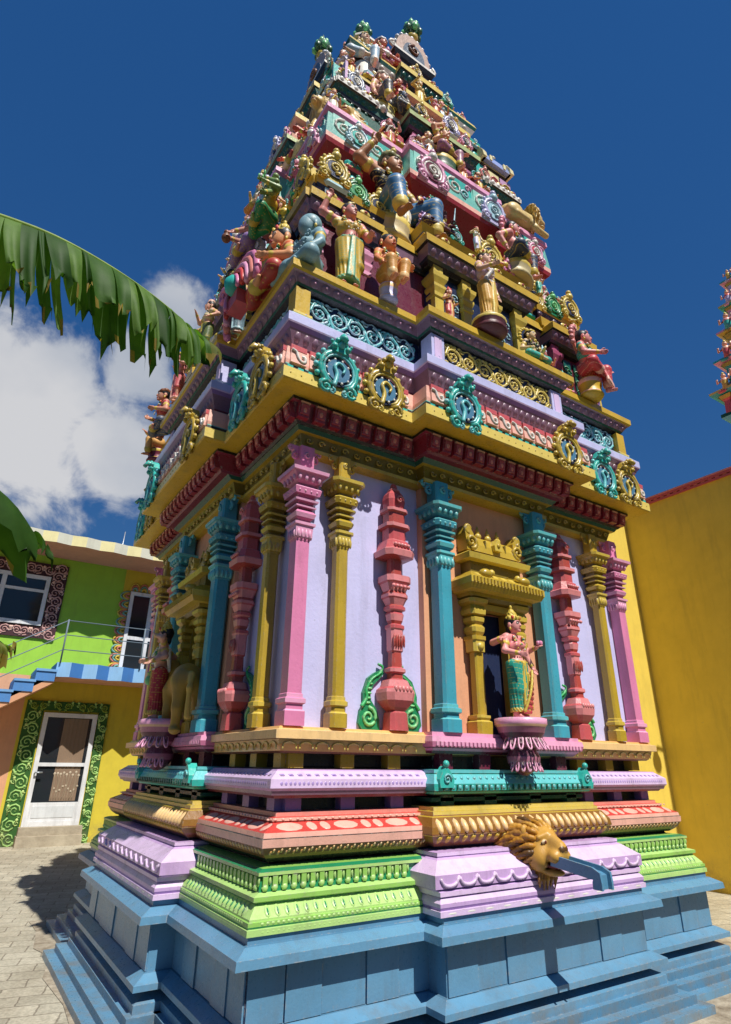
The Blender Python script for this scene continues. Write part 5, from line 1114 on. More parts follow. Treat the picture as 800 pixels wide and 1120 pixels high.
figure('attendant_statue', 'gold and green statue at the far end of the left ledge', (-1.38, .25, 7.25), .55, L90, 'stand', FLESHY, GRN, GOLDL, GOLD, None, GOLDL, BLACK, 'crown', [(-1, (-.22, -.1, .26)), (1, (.2, -.1, .22))], 0, 0, res=70)
# ---- on the second parapet
figure('man_statue', 'bare-chested man statue in a white turban seated under the crown', (-.66, -1.18, 8.16), 0.59, .1, 'sit', srgb('e0a58e'), srgb('4a4a58'), GOLDL, None, None, srgb('e6d8c4'), BROWN, 'turban', [(-1, (-.17, -.06, -.02)), (1, (.17, -.2, .0))], 0, .35, res=110, bulk=1.02, base=(.16, .12, .14, PALEY), legs=[[(-.06, 0, -.02), (-.08, -.2, .02), (-.07, -.2, -.2)], [(.07, 0, -.02), (.22, -.16, .04), (.27, -.19, -.2)]])
figure('dwarf_statue', 'dark grey crouching dwarf statue at the feet of the white-turbaned man', (-.50, -1.36, 8.02), .34, 0, 'cross', srgb('5c6a7c'), srgb('3f4a5c'), GOLDL, None, None, srgb('8a98ac'), srgb('4a5568'), 'fez', [(-1, (-.2, -.1, .2)), (1, (.2, -.1, .15))], 0, 0, res=70, garland=WHITE)
rows_ = [('red-dressed small statue tucked below the crowning gable', (-.40, -1.14, 8.49), .50, srgb('c86a5a'), RED, DRED, 'bun'), ('yellow-clad small statue holding a dark disc beneath the crowning gable', (-.17, -1.24, 8.49), .56, srgb('d8b060'), YEL, srgb('e0c070'), 'crown'),
         ('blue-skirted small statue with orange face on the upper parapet', (.16, -1.22, 8.49), .48, srgb('d9806a'), srgb('5a9ac8'), srgb('7ab0d8'), 'turban'), ('golden small statue pointing outwards on the upper parapet', (.42, -1.2, 8.49), .44, srgb('c8a850'), GOLD, GOLDL, 'crown'),
         ('pale mint small statue low on the right of the upper parapet', (.62, -1.12, 8.49), .42, FLESHY, TURQ, PALEB, 'crown'), ('mauve small statue by the blue barrel roof', (.86, -1.06, 8.49), .40, srgb('d9a0a0'), PURP, LAV, 'bun')]
for i, (lb, p, h, sk, lo, tp, hat) in enumerate(rows_):
    figure('attendant_statue', lb, p, h, .15, 'stand', sk, lo, GOLDL, tp, None, GOLDL, BROWN, hat, [(-1, (-.13-.08*(i % 2), -.14, .1+.15*(i % 3 == 1))), (1, (.15+.09*(i % 2), -.12, .28-.2*(i % 2)))], .03*(-1)**i, .3, res=75, held=[('disc', 0, NAVY, PURP)] if i == 1 else ())
hood = figure('serpent_king_statue', 'golden statue under a dark many-headed serpent hood at the left of the crown', (-1.05, -.62, 8.49), .56, L90, 'cross', srgb('c8a050'), GOLD, GOLDL, GOLD, None, GOLDL, BLACK, 'crown', [(-1, (-.2, -.12, .2)), (1, (.2, -.12, .1))], 0, 0, res=80, halo=(BLACK, srgb('3a4a44')))
figure('attendant_statue', 'pale statue with dark hair on the left corner of the crown', (-1.06, -.98, 8.49), .62, L90+.5, 'stand', FLESH, WHITE, GOLDL, LAV, None, srgb('3a3a44'), BLACK, 'bun', [(-1, (-.15, -.15, .12)), (1, (.16, -.12, .3))], 0, 0, res=75)
figure('goddess_statue', 'pale blue-dressed goddess statue topped by dark hair at the summit', (-.72, -.88, 9.25), 0.65, -.3, 'sit', srgb('e6c0a0'), srgb('a8c4d8'), WHITE, srgb('b8d0dc'), None, GOLDL, BLACK, 'bun', [(-1, (-.17, -.1, .0)), (1, (.17, -.14, .05))], 0, .2, res=110, bulk=1.06, base=(.14, .12, .78, SALML))
figure('goddess_statue', 'red-dressed statue with white headdress behind the pale blue goddess at the summit', (-.44, -.86, 9.60), .52, -.1, 'cross', srgb('d9907c'), srgb('b03a44'), WHITE, srgb('c04a50'), None, srgb('d8dce0'), srgb('4a2a2a'), 'turban', [(-1, (-.2, -.1, .12)), (1, (.17, -.14, .05))], 0, .2, res=90, bulk=1.06, base=(.12, .1, .1, SALML))

# ---- small attendants that crowd the ledges and roofs
CN = {'red': srgb('b8302e'), 'teal': TURQ, 'gold': GOLDL, 'green': DGREEN, 'blue': srgb('4a78b0'), 'pink': PINK, 'purple': srgb('75509a'), 'orange': srgb('d98a3a'), 'white': WHITE, 'maroon': MAROON, 'yellow': YEL, 'lavender': LAV, 'coral': CORAL, 'black': srgb('2a2a30')}
rnd = random.Random(21); used = set(); GN = 'small attendant statues crowding the tower ledges'
PL = [('first ledge, sunlit side', FR, 4.79, [(-.52, 1.92, .42), (.42, 1.92, .50), (.78, 1.75, .55), (1.02, 1.76, .40), (1.48, 1.78, .36)]), ('first ledge, shaded side', LF, 4.79, [(-.75, 1.85, .55), (.25, 1.95, .6), (.72, 1.9, .55), (-1.15, 1.72, .5)]),
      ('first roof, sunlit side', FR, 5.99, [(-1.46, 1.52, .50), (-1.22, 1.56, .36), (-.70, 1.62, .46), (.30, 1.70, .44), (.95, 1.56, .44), (1.16, 1.58, .40), (1.42, 1.55, .42), (.02, 1.76, .36)]), ('first roof, shaded side', LF, 5.99, [(-1.42, 1.52, .55), (-1.1, 1.6, .45), (.1, 1.72, .6), (.45, 1.72, .5), (-.3, 1.72, .5), (.9, 1.6, .55), (1.25, 1.58, .5)]),
      ('painted ledge, sunlit side', FR, 7.25, [(-1.36, 1.36, .48), (-.72, 1.38, .56), (.44, 1.46, .54), (.66, 1.38, .50), (-.44, 1.5, .4)]), ('painted ledge, shaded side', LF, 7.25, [(-1.32, 1.36, .5), (-.5, 1.48, .5), (0., 1.5, .6), (.6, 1.4, .5), (1.0, 1.38, .5)]),
      ('upper parapet, sunlit side', FR, 8.49, [(-1.0, 1.08, .5), (-.78, 1.06, .44), (.3, 1.14, .52), (.98, 1.04, .38), (.04, 1.26, .46)]), ('upper parapet, shaded side', LF, 8.49, [(-.9, 1.08, .5), (-.2, 1.22, .55), (.2, 1.22, .5), (.6, 1.1, .45)]),
      ('topmost ledge, sunlit side', FR, 9.53, [(-.70, .86, .5), (-.36, .90, .40), (.34, .92, .46), (.58, .86, .42), (.82, .84, .36)]), ('topmost ledge, shaded side', LF, 9.53, [(-.6, .88, .45), (.4, .9, .4)])]
for place, F, z, spots in PL:
    for u, d_, h in spots:
        while True:
            lo, tp = rnd.sample(sorted(CN), 2)
            if (lo, tp, place[:7]) not in used: break
        used.add((lo, tp, place[:7])); p = F(u, d_, z); rz = (0 if F is FR else L90)+rnd.uniform(-.35, .35); ps = rnd.choice(('stand', 'stand', 'stand', 'cross')); up_ = rnd.random() < .4
        arms = [(-1, (-rnd.uniform(.1, .24), -rnd.uniform(.08, .16), rnd.uniform(.02, .42 if up_ else .18))), (1, (rnd.uniform(.1, .24), -rnd.uniform(.08, .16), rnd.uniform(.0, .36)))]
        sk = rnd.choice((FLESH, FLESHP, FLESHY, srgb('c98a66'), srgb('d9a080'), srgb('d98a84'), srgb('8fa8b8'), srgb('b9784e')))
        figure('attendant_statue', f'small {"seated" if ps == "cross" else "standing"} statue in {lo} {"cloth" if ps == "cross" else "skirt"} and {tp} top on the {place}', p, h*(.86 if ps == 'stand' else .7), rz, ps, sk, CN[lo], GOLDL, CN[tp], rnd.choice((None, None, WHITE, GOLDL)), rnd.choice((GOLDL, GOLDL, RED, TURQ, PALEB)), rnd.choice((BLACK, BROWN)), rnd.choice(('crown', 'crown', 'bun', 'turban', 'tall')),
               arms, rnd.uniform(-.05, .05), rnd.uniform(-.4, .4), res=62, bulk=1.02, big=1.02, group=GN, halo=rnd.choice((None, None, (srgb('8a3a50'), PINKL), (NAVY, GOLDL), (DGREEN, TEALL))), hands=False)
# ================================================================== camera
CAMP = V(-3.0706, -4.6713, 1.6); YAW, PITCH, ROLL, FPX = 0.573412, 0.402999, 0.011666, 649.64
from mathutils import Matrix, Vector
_f = Vector((sin(YAW)*cos(PITCH), cos(YAW)*cos(PITCH), sin(PITCH))); _r = Vector((cos(YAW), -sin(YAW), 0)); _u = _r.cross(_f)
_r2 = cos(ROLL)*_r+sin(ROLL)*_u; _u2 = -sin(ROLL)*_r+cos(ROLL)*_u
cd = bpy.data.cameras.new('camera'); cam = bpy.data.objects.new('camera', cd); COL.objects.link(cam)
M = Matrix.Identity(4)
for i in range(3): M[i][0], M[i][1], M[i][2], M[i][3] = _r2[i], _u2[i], -_f[i], CAMP[i]
cam.matrix_world = M; cd.sensor_fit = 'HORIZONTAL'; cd.sensor_width = 36; cd.lens = 36*FPX/800; cd.clip_end = 2000; cd.clip_start = .02
SC.camera = cam

# ================================================================== sky and sun
SUN = nrm((.0, -1.0, 1.47)); EL = math.asin(SUN[2]); ROT = math.atan2(SUN[0], SUN[1])
w = bpy.data.worlds.new('World'); SC.world = w; w.use_nodes = True; nt = w.node_tree
bg = nt.nodes['Background']; bg.inputs['Strength'].default_value = SKY_STRENGTH
sky = nd(nt, 'ShaderNodeTexSky'); sky.sky_type = 'NISHITA'; sky.sun_disc = False; sky.sun_elevation = EL; sky.sun_rotation = ROT; sky.altitude = 1800; sky.air_density = 1.0; sky.dust_density = .0; sky.ozone_density = 3.2
hs = nd(nt, 'ShaderNodeHueSaturation', Saturation=1.28, Hue=.5035, Value=SKY_VALUE); 
bw = nd(nt, 'ShaderNodeRGBToBW'); lk(nt, sky.outputs[0], bw.inputs[0])              # the haze near the horizon and the sun is kept from outshining the blue
ad = nd(nt, 'ShaderNodeMath', operation='ADD'); lk(nt, bw.outputs[0], ad.inputs[0]); ad.inputs[1].default_value = SKY_KNEE
dv = nd(nt, 'ShaderNodeMath', operation='DIVIDE'); dv.inputs[0].default_value = SKY_KNEE; lk(nt, ad.outputs[0], dv.inputs[1])
vm = nd(nt, 'ShaderNodeVectorMath', operation='SCALE'); lk(nt, sky.outputs[0], vm.inputs[0]); lk(nt, dv.outputs[0], vm.inputs['Scale']); lk(nt, vm.outputs[0], hs.inputs['Color'])
tc = nd(nt, 'ShaderNodeTexCoord'); DIR = tc.outputs['Generated']
def vdist(c):
    d = nd(nt, 'ShaderNodeVectorMath', operation='DISTANCE'); lk(nt, DIR, d.inputs[0]); d.inputs[1].default_value = c; return d.outputs['Value']
def pixdir(u, v): return tuple(nrm(V(*_f)+(u-400)/FPX*V(*_r2)-(v-560)/FPX*V(*_u2)))
def math_(op, a, b=None, c=None):
    n = nd(nt, 'ShaderNodeMath', operation=op)
    for i, x in enumerate((a, b, c)):
        if x is None: continue
        if isinstance(x, (int, float)): n.inputs[i].default_value = x
        else: lk(nt, x, n.inputs[i])
    return n.outputs[0]
mk = None
for (u, v, r) in [(60, 430, .14), (-60, 440, .20), (120, 480, .12), (30, 490, .14), (192, 338, .065), (140, 410, .08), (-160, 400, .25), (130, 520, .08)]:
    q = math_('SUBTRACT', 1.0, math_('DIVIDE', vdist(pixdir(u, v)), r)); mk = q if mk is None else math_('MAXIMUM', mk, q)
nz = nd(nt, 'ShaderNodeTexNoise', Scale=9.0, Detail=12.0, Roughness=.6, Distortion=.35); lk(nt, DIR, nz.inputs['Vector'])
nz2 = nd(nt, 'ShaderNodeTexNoise', Scale=3.5, Detail=5.0, Roughness=.5); lk(nt, DIR, nz2.inputs['Vector'])
den = math_('ADD', math_('MULTIPLY', mk, 1.15), math_('MULTIPLY', math_('SUBTRACT', nz.outputs['Fac'], .5), 2.1))
cf = ramp(nt, den, [(.10, (0, 0, 0, 1)), (.62, (1, 1, 1, 1))]); cf.color_ramp.interpolation = 'EASE'
cl = ramp(nt, nz2.outputs['Fac'], [(.33, (.58, .65, .77, 1)), (.62, (1.0, 1.0, 1.02, 1))])
cv = mixc(nt, 'MULTIPLY', 1.0, cl.outputs['Color'], (CLOUD,)*3+(1,))
lk(nt, mixc(nt, 'MIX', math_('MULTIPLY', cf.outputs['Color'], .93), hs.outputs['Color'], cv), bg.inputs['Color'])
sl = bpy.data.lights.new('sun', 'SUN'); so = bpy.data.objects.new('sun', sl); COL.objects.link(so); sl.energy = SUN_STRENGTH; sl.angle = rad(.5); sl.color = (1.0, .955, .88)
so.rotation_euler = Vector(SUN).to_track_quat('Z', 'Y').to_euler(); so.location = (0, -20, 30)
vs = SC.view_settings; vs.view_transform = 'Standard'; vs.look = 'None'; vs.gamma = 1; vs.exposure = EXPOSURE; vs.use_curve_mapping = False

# ================================================================== ground
def paver_mat():
    m, nt, b = mat('concrete_pavers'); geo = nd(nt, 'ShaderNodeNewGeometry')
    mp = nd(nt, 'ShaderNodeMapping'); mp.inputs['Rotation'].default_value = (0, 0, rad(14)); lk(nt, geo.outputs['Position'], mp.inputs['Vector'])
    wn = nd(nt, 'ShaderNodeTexNoise', Scale=9, Detail=3.0); lk(nt, geo.outputs['Position'], wn.inputs['Vector'])
    wob = nd(nt, 'ShaderNodeVectorMath', operation='MULTIPLY_ADD'); lk(nt, wn.outputs['Color'], wob.inputs[0]); wob.inputs[1].default_value = (.035, .035, 0); lk(nt, mp.outputs[0], wob.inputs[2])
    br = nd(nt, 'ShaderNodeTexBrick', Scale=1.0); lk(nt, wob.outputs[0], br.inputs['Vector']); br.offset = .5
    for k, v in (('Brick Width', .26), ('Row Height', .17), ('Mortar Size', .006), ('Mortar Smooth', .4), ('Bias', .0)): br.inputs[k].default_value = v
    br.inputs['Color1'].default_value = (.37, .34, .265, 1); br.inputs['Color2'].default_value = (.48, .44, .345, 1); br.inputs['Mortar'].default_value = (.24, .21, .16, 1)
    n1 = nd(nt, 'ShaderNodeTexNoise', Scale=1.3, Detail=8.0, Roughness=.65); lk(nt, geo.outputs['Position'], n1.inputs['Vector'])
    r1 = ramp(nt, n1.outputs['Fac'], [(.3, (.66, .62, .56, 1)), (.6, (1.1, 1.1, 1.08, 1))]); c = mixc(nt, 'MULTIPLY', 1.0, br.outputs['Color'], r1.outputs['Color'])
    n2 = nd(nt, 'ShaderNodeTexNoise', Scale=55, Detail=5.0); lk(nt, geo.outputs['Position'], n2.inputs['Vector'])
    r2 = ramp(nt, n2.outputs['Fac'], [(.35, (.8, .8, .8, 1)), (.65, (1.12, 1.12, 1.12, 1))]); c = mixc(nt, 'MULTIPLY', 1.0, c, r2.outputs['Color'])
    lk(nt, c, b.inputs['Base Color']); b.inputs['Roughness'].default_value = .85
    h = mixc(nt, 'ADD', .35, br.outputs['Fac'], n2.outputs['Fac'])
    bp = nd(nt, 'ShaderNodeBump', Strength=.5, Distance=.012); bp.invert = True; lk(nt, br.outputs['Fac'], bp.inputs['Height'])
    b2 = nd(nt, 'ShaderNodeBump', Strength=.4, Distance=.006); lk(nt, n2.outputs['Fac'], b2.inputs['Height']); lk(nt, bp.outputs[0], b2.inputs['Normal']); lk(nt, b2.outputs[0], b.inputs['Normal'])
    return m
def rough_mat(name, c1, c2, sc=6):
    m, nt, b = mat(name); geo = nd(nt, 'ShaderNodeNewGeometry')
    n1 = nd(nt, 'ShaderNodeTexNoise', Scale=sc, Detail=10.0, Roughness=.7); lk(nt, geo.outputs['Position'], n1.inputs['Vector'])
    lk(nt, ramp(nt, n1.outputs['Fac'], [(.32, c1), (.66, c2)]).outputs['Color'], b.inputs['Base Color']); b.inputs['Roughness'].default_value = .9
    bp = nd(nt, 'ShaderNodeBump', Strength=.7, Distance=.02); lk(nt, n1.outputs['Fac'], bp.inputs['Height']); lk(nt, bp.outputs[0], b.inputs['Normal'])
    return m
CONC = rough_mat('rough_concrete', (.17, .13, .085, 1), (.46, .40, .30, 1), 9); STEPM = rough_mat('step_concrete', (.30, .25, .18, 1), (.48, .42, .31, 1), 4)
S_ = 600
GRD = rough_mat('unseen_dark_ground', (.035, .04, .02, 1), (.09, .08, .05, 1), .8)  # unseen ground made dark to cut light bounced onto the tower
tag(link_mesh('ground', [(-S_, -S_, G-.006), (S_, -S_, G-.006), (S_, S_, G-.006), (-S_, S_, G-.006)], [(0, 1, 2, 3)], GRD), kind='structure')
tag(link_mesh('yard', [(-9, -1.9, G), (-2.1, -1.9, G), (-2.1, -2.4, G), (.5, -2.4, G), (.5, -3.4, G), (6, -3.4, G), (6, 9, G), (-9, 9, G)], [(0, 1, 2, 3, 4, 5, 6, 7)], paver_mat()), kind='structure')  # paving stops short out of view so less light bounces up the front
P = []; rnd = random.Random(3)
for i in range(40):
    t = i/40*4; k = int(t); f = t-k; c = [(-2.16, -2.3), (2.75, -2.95), (2.75, 2.3), (-2.16, 2.3)]; a, b_ = c[k], c[(k+1) % 4]
    P.append((a[0]+(b_[0]-a[0])*f+rnd.uniform(-.07, .07), a[1]+(b_[1]-a[1])*f+rnd.uniform(-.09, .09), G+.004))
tag(link_mesh('concrete_apron', P, [tuple(range(40))], CONC), kind='structure')

# ================================================================== the house behind, left
HY = 8.07; HF = Flat((0, HY, 0)); hw = empty('green_house', (-1.5, HY, G), label='two storey house with lime green upper wall, blue balcony and white door', cat='house')
LIME = srgb('9acb42'); HYEL = srgb('d2bf3a'); HSAL = srgb('d7a07c'); HBLUE = srgb('4f86c4')
mb = MB(); mb.box(HF, -9, -.78, -4, 0, 3.05, 5.42, LIME); mb.build('upper_wall', hw, HOUSE)
mb = MB(); mb.box(HF, -.78, 2.6, -4, -.002, 3.05, 5.42, HYEL); mb.box(HF, -2.12, 2.6, -4, -.001, G-.2, 3.05, HYEL); mb.build('yellow_wall', hw, HOUSE)
mb = MB(); mb.box(HF, -9, -2.12, -4, 0, G-.2, 3.05, HSAL); mb.build('salmon_wall', hw, HOUSE)
def zigzag(mb, x0, x1, d0, d1, z0, z1, step, top, face, alt, dp=.16):
    n = int((x1-x0)/step); b = [(x0+i*step/2, d1 if i % 2 else d1-dp) for i in range(2*n+1)]
    pts = [(x0, d0)]+b+[(b[-1][0], d0)]; m = len(pts)
    vs = [HF(u, d, z0) for u, d in pts]+[HF(u, d, z1) for u, d in pts]
    mb.add(vs, [tuple(range(m)), tuple(range(2*m-1, m-1, -1))]+[(i, i+1, i+1+m, i+m) for i in range(m-1)], [top[0], top[1]]+[face if i % 2 else alt for i in range(m-1)])
mb = MB(); zigzag(mb, -9, 2.6, -4, 1.0, 5.32, 5.52, .5, (srgb('cf8d6c'), srgb('c9b79a')), PALEY, srgb('cfd0c0'), .05); mb.build('roof_slab', hw, HOUSE)
mb = MB(); zigzag(mb, -1.80, 2.6, .0, .88, 2.97, 3.22, .44, (srgb('d09a80'), HBLUE), srgb('8fbfe8'), srgb('3f7ac0'), .11); mb.build('balcony', hw, HOUSE)
mb = MB()
for i in range(13):                                            # stair falling to the left along the wall
    x1 = -1.80-.30*i; z = 3.10-.19*i
    if z < G+.1: break
    mb.box(HF, x1-.30, x1+.0, .0, .86, z-.19-.03, z-.06, HBLUE); mb.box(HF, x1-.31, x1+.02, -.01+.012, .88, z-.06, z-.02, srgb('6fa3d6'))
mb.build('staircase', hw, HOUSE)
st = MB(); x_e = -1.80-.30*12
st.prism(HF, [(-1.80, 2.97), (-1.80, 2.86), (x_e, 2.86-.19*12), (x_e, 2.97-.19*12)], .01, .84, HSAL); st.build('stair_soffit', hw, HOUSE)
rl = MB()
for x in (-1.76, -.4, 1.0): rl.tube([HF(x, .82, 3.2), HF(x, .82, 3.98)], .014, (.16, .21, .26, 1), 8)
for k in range(3): z = 3.96-.26*k; rl.tube([HF(-1.76, .82, z), HF(2.4, .82, z)], .009, (.16, .21, .26, 1), 8); rl.tube([HF(-1.76, .82, z), HF(-5.3, .82, z-2.24)], .009, (.16, .21, .26, 1), 8)
for i in range(1, 4): x = -1.76-.95*i; rl.tube([HF(x, .82, 3.2-.6*i), HF(x, .82, 3.98-.6*i)], .012, (.16, .21, .26, 1), 8)
rl.build('railing', hw, HOUSE)
def ornament(mb, x0, x1, z0, z1, c1, c2, base, st=.16, d=.035):
    mb.box(HF, x0, x1, .0, d, z0, z1, base); w = min(x1-x0, z1-z0); v = (z1-z0) > (x1-x0); n = max(1, int((z1-z0 if v else x1-x0)/st))
    for i in range(n):
        t = (i+.5)/n; u, z = ((x0+x1)/2, z0+(z1-z0)*t) if v else (x0+(x1-x0)*t, (z0+z1)/2)
        mb.scroll(HF, u+.02*(-1)**i, z, w*.40, d+.004, .017, c1, 1.8, i*1.9, 1 if i % 2 else -1, 16, 4); mb.scroll(HF, u-.30*w*(-1)**i, z+st*.1, w*.17, d+.003, .012, c2, 1.3, i*2.3, 1, 9, 4); mb.scroll(HF, u+.33*w*(-1)**i, z-st*.42, w*.14, d+.003, .012, c1, 1.2, i, -1, 9, 4); mb.bead(HF, u-(.3*w)*(-1)**i, d, z+st*.35, .025, .02, .03, c2, 6); mb.bead(HF, u+(.33*w)*(-1)**i, d, z-st*.3, .03, .02, .022, c1, 6)
def frame_(mb, x0, x1, z0, z1, w, d0, d1, c):
    mb.box(HF, x0, x1, d0, d1, z0, z0+w, c); mb.box(HF, x0, x1, d0, d1, z1-w, z1, c); mb.box(HF, x0, x0+w, d0, d1-.002, z0+w, z1-w, c); mb.box(HF, x1-w, x1, d0, d1-.002, z0+w, z1-w, c)
WF = srgb('e4e6e8')
# front door
dr = MB(); frame_(dr, -1.76, -.85, .57, 2.42, .075, .005, .06, WF); dr.box(HF, -1.685, -.925, .012, .05, .64, .94, WF); dr.box(HF, -1.64, -.97, .05, .056, .70, .88, srgb('d8dcde')); dr.box(HF, -1.685, -.925, .012, .052, 1.52, 1.58, WF)
door = dr.build('door', hw)
gl = MB(); gl.box(HF, -1.685, -.925, .003, .022, .94, 2.345, (.02, .02, .02, 1)); gl.build('door_glass', door, GLASS)
hd = MB(); hd.tube([HF(-1.72, .06, 1.40), HF(-1.72, .11, 1.42), HF(-1.60, .11, 1.42)], .014, (.6, .6, .62, 1)); hd.build('handle', door, METAL)
cu = MB(); CUR = srgb('8a7460')
vsx = [(-1.40+.42*i/24, .0245+.002*sin(i*1.6)) for i in range(25)]
cu.rings([[HF(u, d, z) for u, d in vsx]+[HF(u, .0235, z) for u, d in vsx[::-1]] for z in (.96, 2.33)], [CUR, CUR])
for k in range(9): cu.curve(HF, [(-1.38+.042*k, .98), (-1.37+.045*k+.02*sin(k*2), 1.2), (-1.39+.05*k, 1.38+.03*sin(k*3))], .028, .007, srgb('9c8c76'), 6, 4); cu.bead(HF, -1.39+.05*k, .028, 1.40+.03*sin(k*3), .022, .006, .026, srgb('b8aa94'), 6); cu.bead(HF, -1.36+.047*k, .028, 1.16+.05*sin(k*5), .018, .006, .02, srgb('b8aa94'), 6)
cu.build('curtain', door, HOUSE)
of = MB(); og = srgb('355f2c'); oc = srgb('9cc472')
ornament(of, -2.07, -1.78, G, 2.46, oc, srgb('b7cf7f'), og, .2); ornament(of, -.83, -.66, G, 2.46, oc, srgb('b7cf7f'), og, .17); ornament(of, -2.07, -.66, 2.461, 2.62, srgb('7f9a3f'), oc, og, .2); of.build('door_surround', hw, HOUSE)
sp = MB(); sp.box(HF, -1.82, -.80, -.1, .30, G-.1, G+.16, WHITE); sp.box(HF, -1.80, -.80, -.1, .20, G+.16, G+.288, WHITE); sp.build('doorstep', hw, STEPM)
# upper window
wn = MB(); frame_(wn, -3.7, -2.14, 3.95, 4.90, .07, .005, .06, WF); wn.box(HF, -2.95, -2.87, .01, .055, 4.02, 4.83, WF); wn.box(HF, -3.63, -2.21, .012, .05, 4.58, 4.63, WF); win = wn.build('window', hw)
gl = MB(); gl.box(HF, -3.63, -2.21, .003, .02, 4.02, 4.83, (.1, .1, .1, 1)); gl.build('window_glass', win, GLASS)
of = MB(); wb, wc, wd = srgb('4a3036'), srgb('c49a94'), srgb('e0bcae')
ornament(of, -2.13, -1.86, 3.72, 5.16, wc, wd, wb, .15); ornament(of, -3.9, -2.13, 3.72, 3.94, wc, wd, wb, .15); ornament(of, -3.9, -2.13, 4.91, 5.16, wc, wd, wb, .15); of.build('window_surround', hw, HOUSE)
# balcony door
wn = MB(); frame_(wn, -.63, .25, 3.24, 4.86, .07, .005, .06, WF); wn.box(HF, -.23, -.15, .01, .055, 3.31, 4.79, WF); wn.box(HF, -.56, .18, .012, .05, 3.88, 3.95, WF); win = wn.build('balcony_door', hw)
gl = MB(); gl.box(HF, -.56, .18, .003, .02, 3.31, 4.79, (.1, .1, .1, 1)); gl.build('door_glass', win, GLASS)
of = MB(); bc = (srgb('d7b94a'), srgb('cf7f6a'), srgb('7fb0a0'))
for i in range(9):
    z = 3.32+.18*i
    for q in range(3): of.tube([HF(-.64-(.17-.05*q)*sin(pi*k/8), .02+.01*q, z-(.09-.025*q)*cos(pi*k/8)) for k in range(9)], .02, bc[(i+q) % 3], 5)
for i in range(5):
    x = -.55+.18*i
    for q in range(3): of.tube([HF(x-(.09-.025*q)*cos(pi*k/8), .02+.01*q, 4.88+(.16-.05*q)*sin(pi*k/8)) for k in range(9)], .02, bc[(i+q) % 3], 5)
of.build('door_surround', hw, HOUSE)
an = MB(); an.tube([(-.75, 9.4, 5.5), (-.72, 9.4, 6.6)], .012, (.3, .3, .32, 1), 5); an.build('aerial', hw, METAL)

# ================================================================== the yellow building, right
XW, YC = 4.82, .22; BY = srgb('e2c652'); bw = empty('yellow_building', (XW, YC, G), label='plain ochre yellow building with a pink cornice, right of the tower', cat='building')
mb = MB(); ID = Flat((0, 0, 0)); mb.box(ID, XW, 16, -YC, 14, G-.2, 5.20, BY); mb.box(ID, 2.1, XW, -12, -YC, G-.2, 5.20, BY); mb.box(ID, XW, 16, -12, -YC, G-.2, 5.19, BY); mb.build('wall', bw, HOUSE)
mb = MB(); CP = srgb('c25a6c')
for z0, z1, o, c in ((5.20, 5.225, .03, CP), (5.225, 5.24, .015, srgb('7c2a3c')), (5.24, 5.27, .045, CP), (5.27, 5.29, .055, srgb('d98a92'))):
    mb.box(ID, XW-o, 16, -YC+.0-o*0, 14, z0, z1, c); mb.box(ID, 2.1, XW-o, -12, -YC+o, z0, z1, c)
for i in range(140): d = .0+.1*i; mb.box(ID, XW-.025, XW, d, d+.05, 5.224, 5.241, srgb('d98a92'))
mb.build('cornice', bw, HOUSE)
# a lamp bracket on that wall
LX, LYd, LZ = XW, 1.62, 4.52
lp = empty('wall_lamp', (XW, -LYd, LZ), label='small grey lamp on a bracket high on the ochre yellow wall', cat='wall lamp')
mb = MB(); mb.tube([(XW, -LYd, LZ), (XW-.16, -LYd, LZ+.03), (XW-.22, -LYd, LZ-.04)], .018, (.35, .38, .4, 1), 8); mb.box(ID, XW-.03, XW-.001, LYd-.05, LYd+.05, LZ-.07, LZ+.07, (.35, .38, .4, 1)); mb.build('bracket', lp, METAL)
mb = MB(); mb.lathe(ID, XW-.22, LYd, [(LZ-.16, .085, WHITE), (LZ-.15, .09, WHITE), (LZ-.08, .06, STONE), (LZ-.03, .03, STONE)], 14); mb.build('lamp_shade', lp)

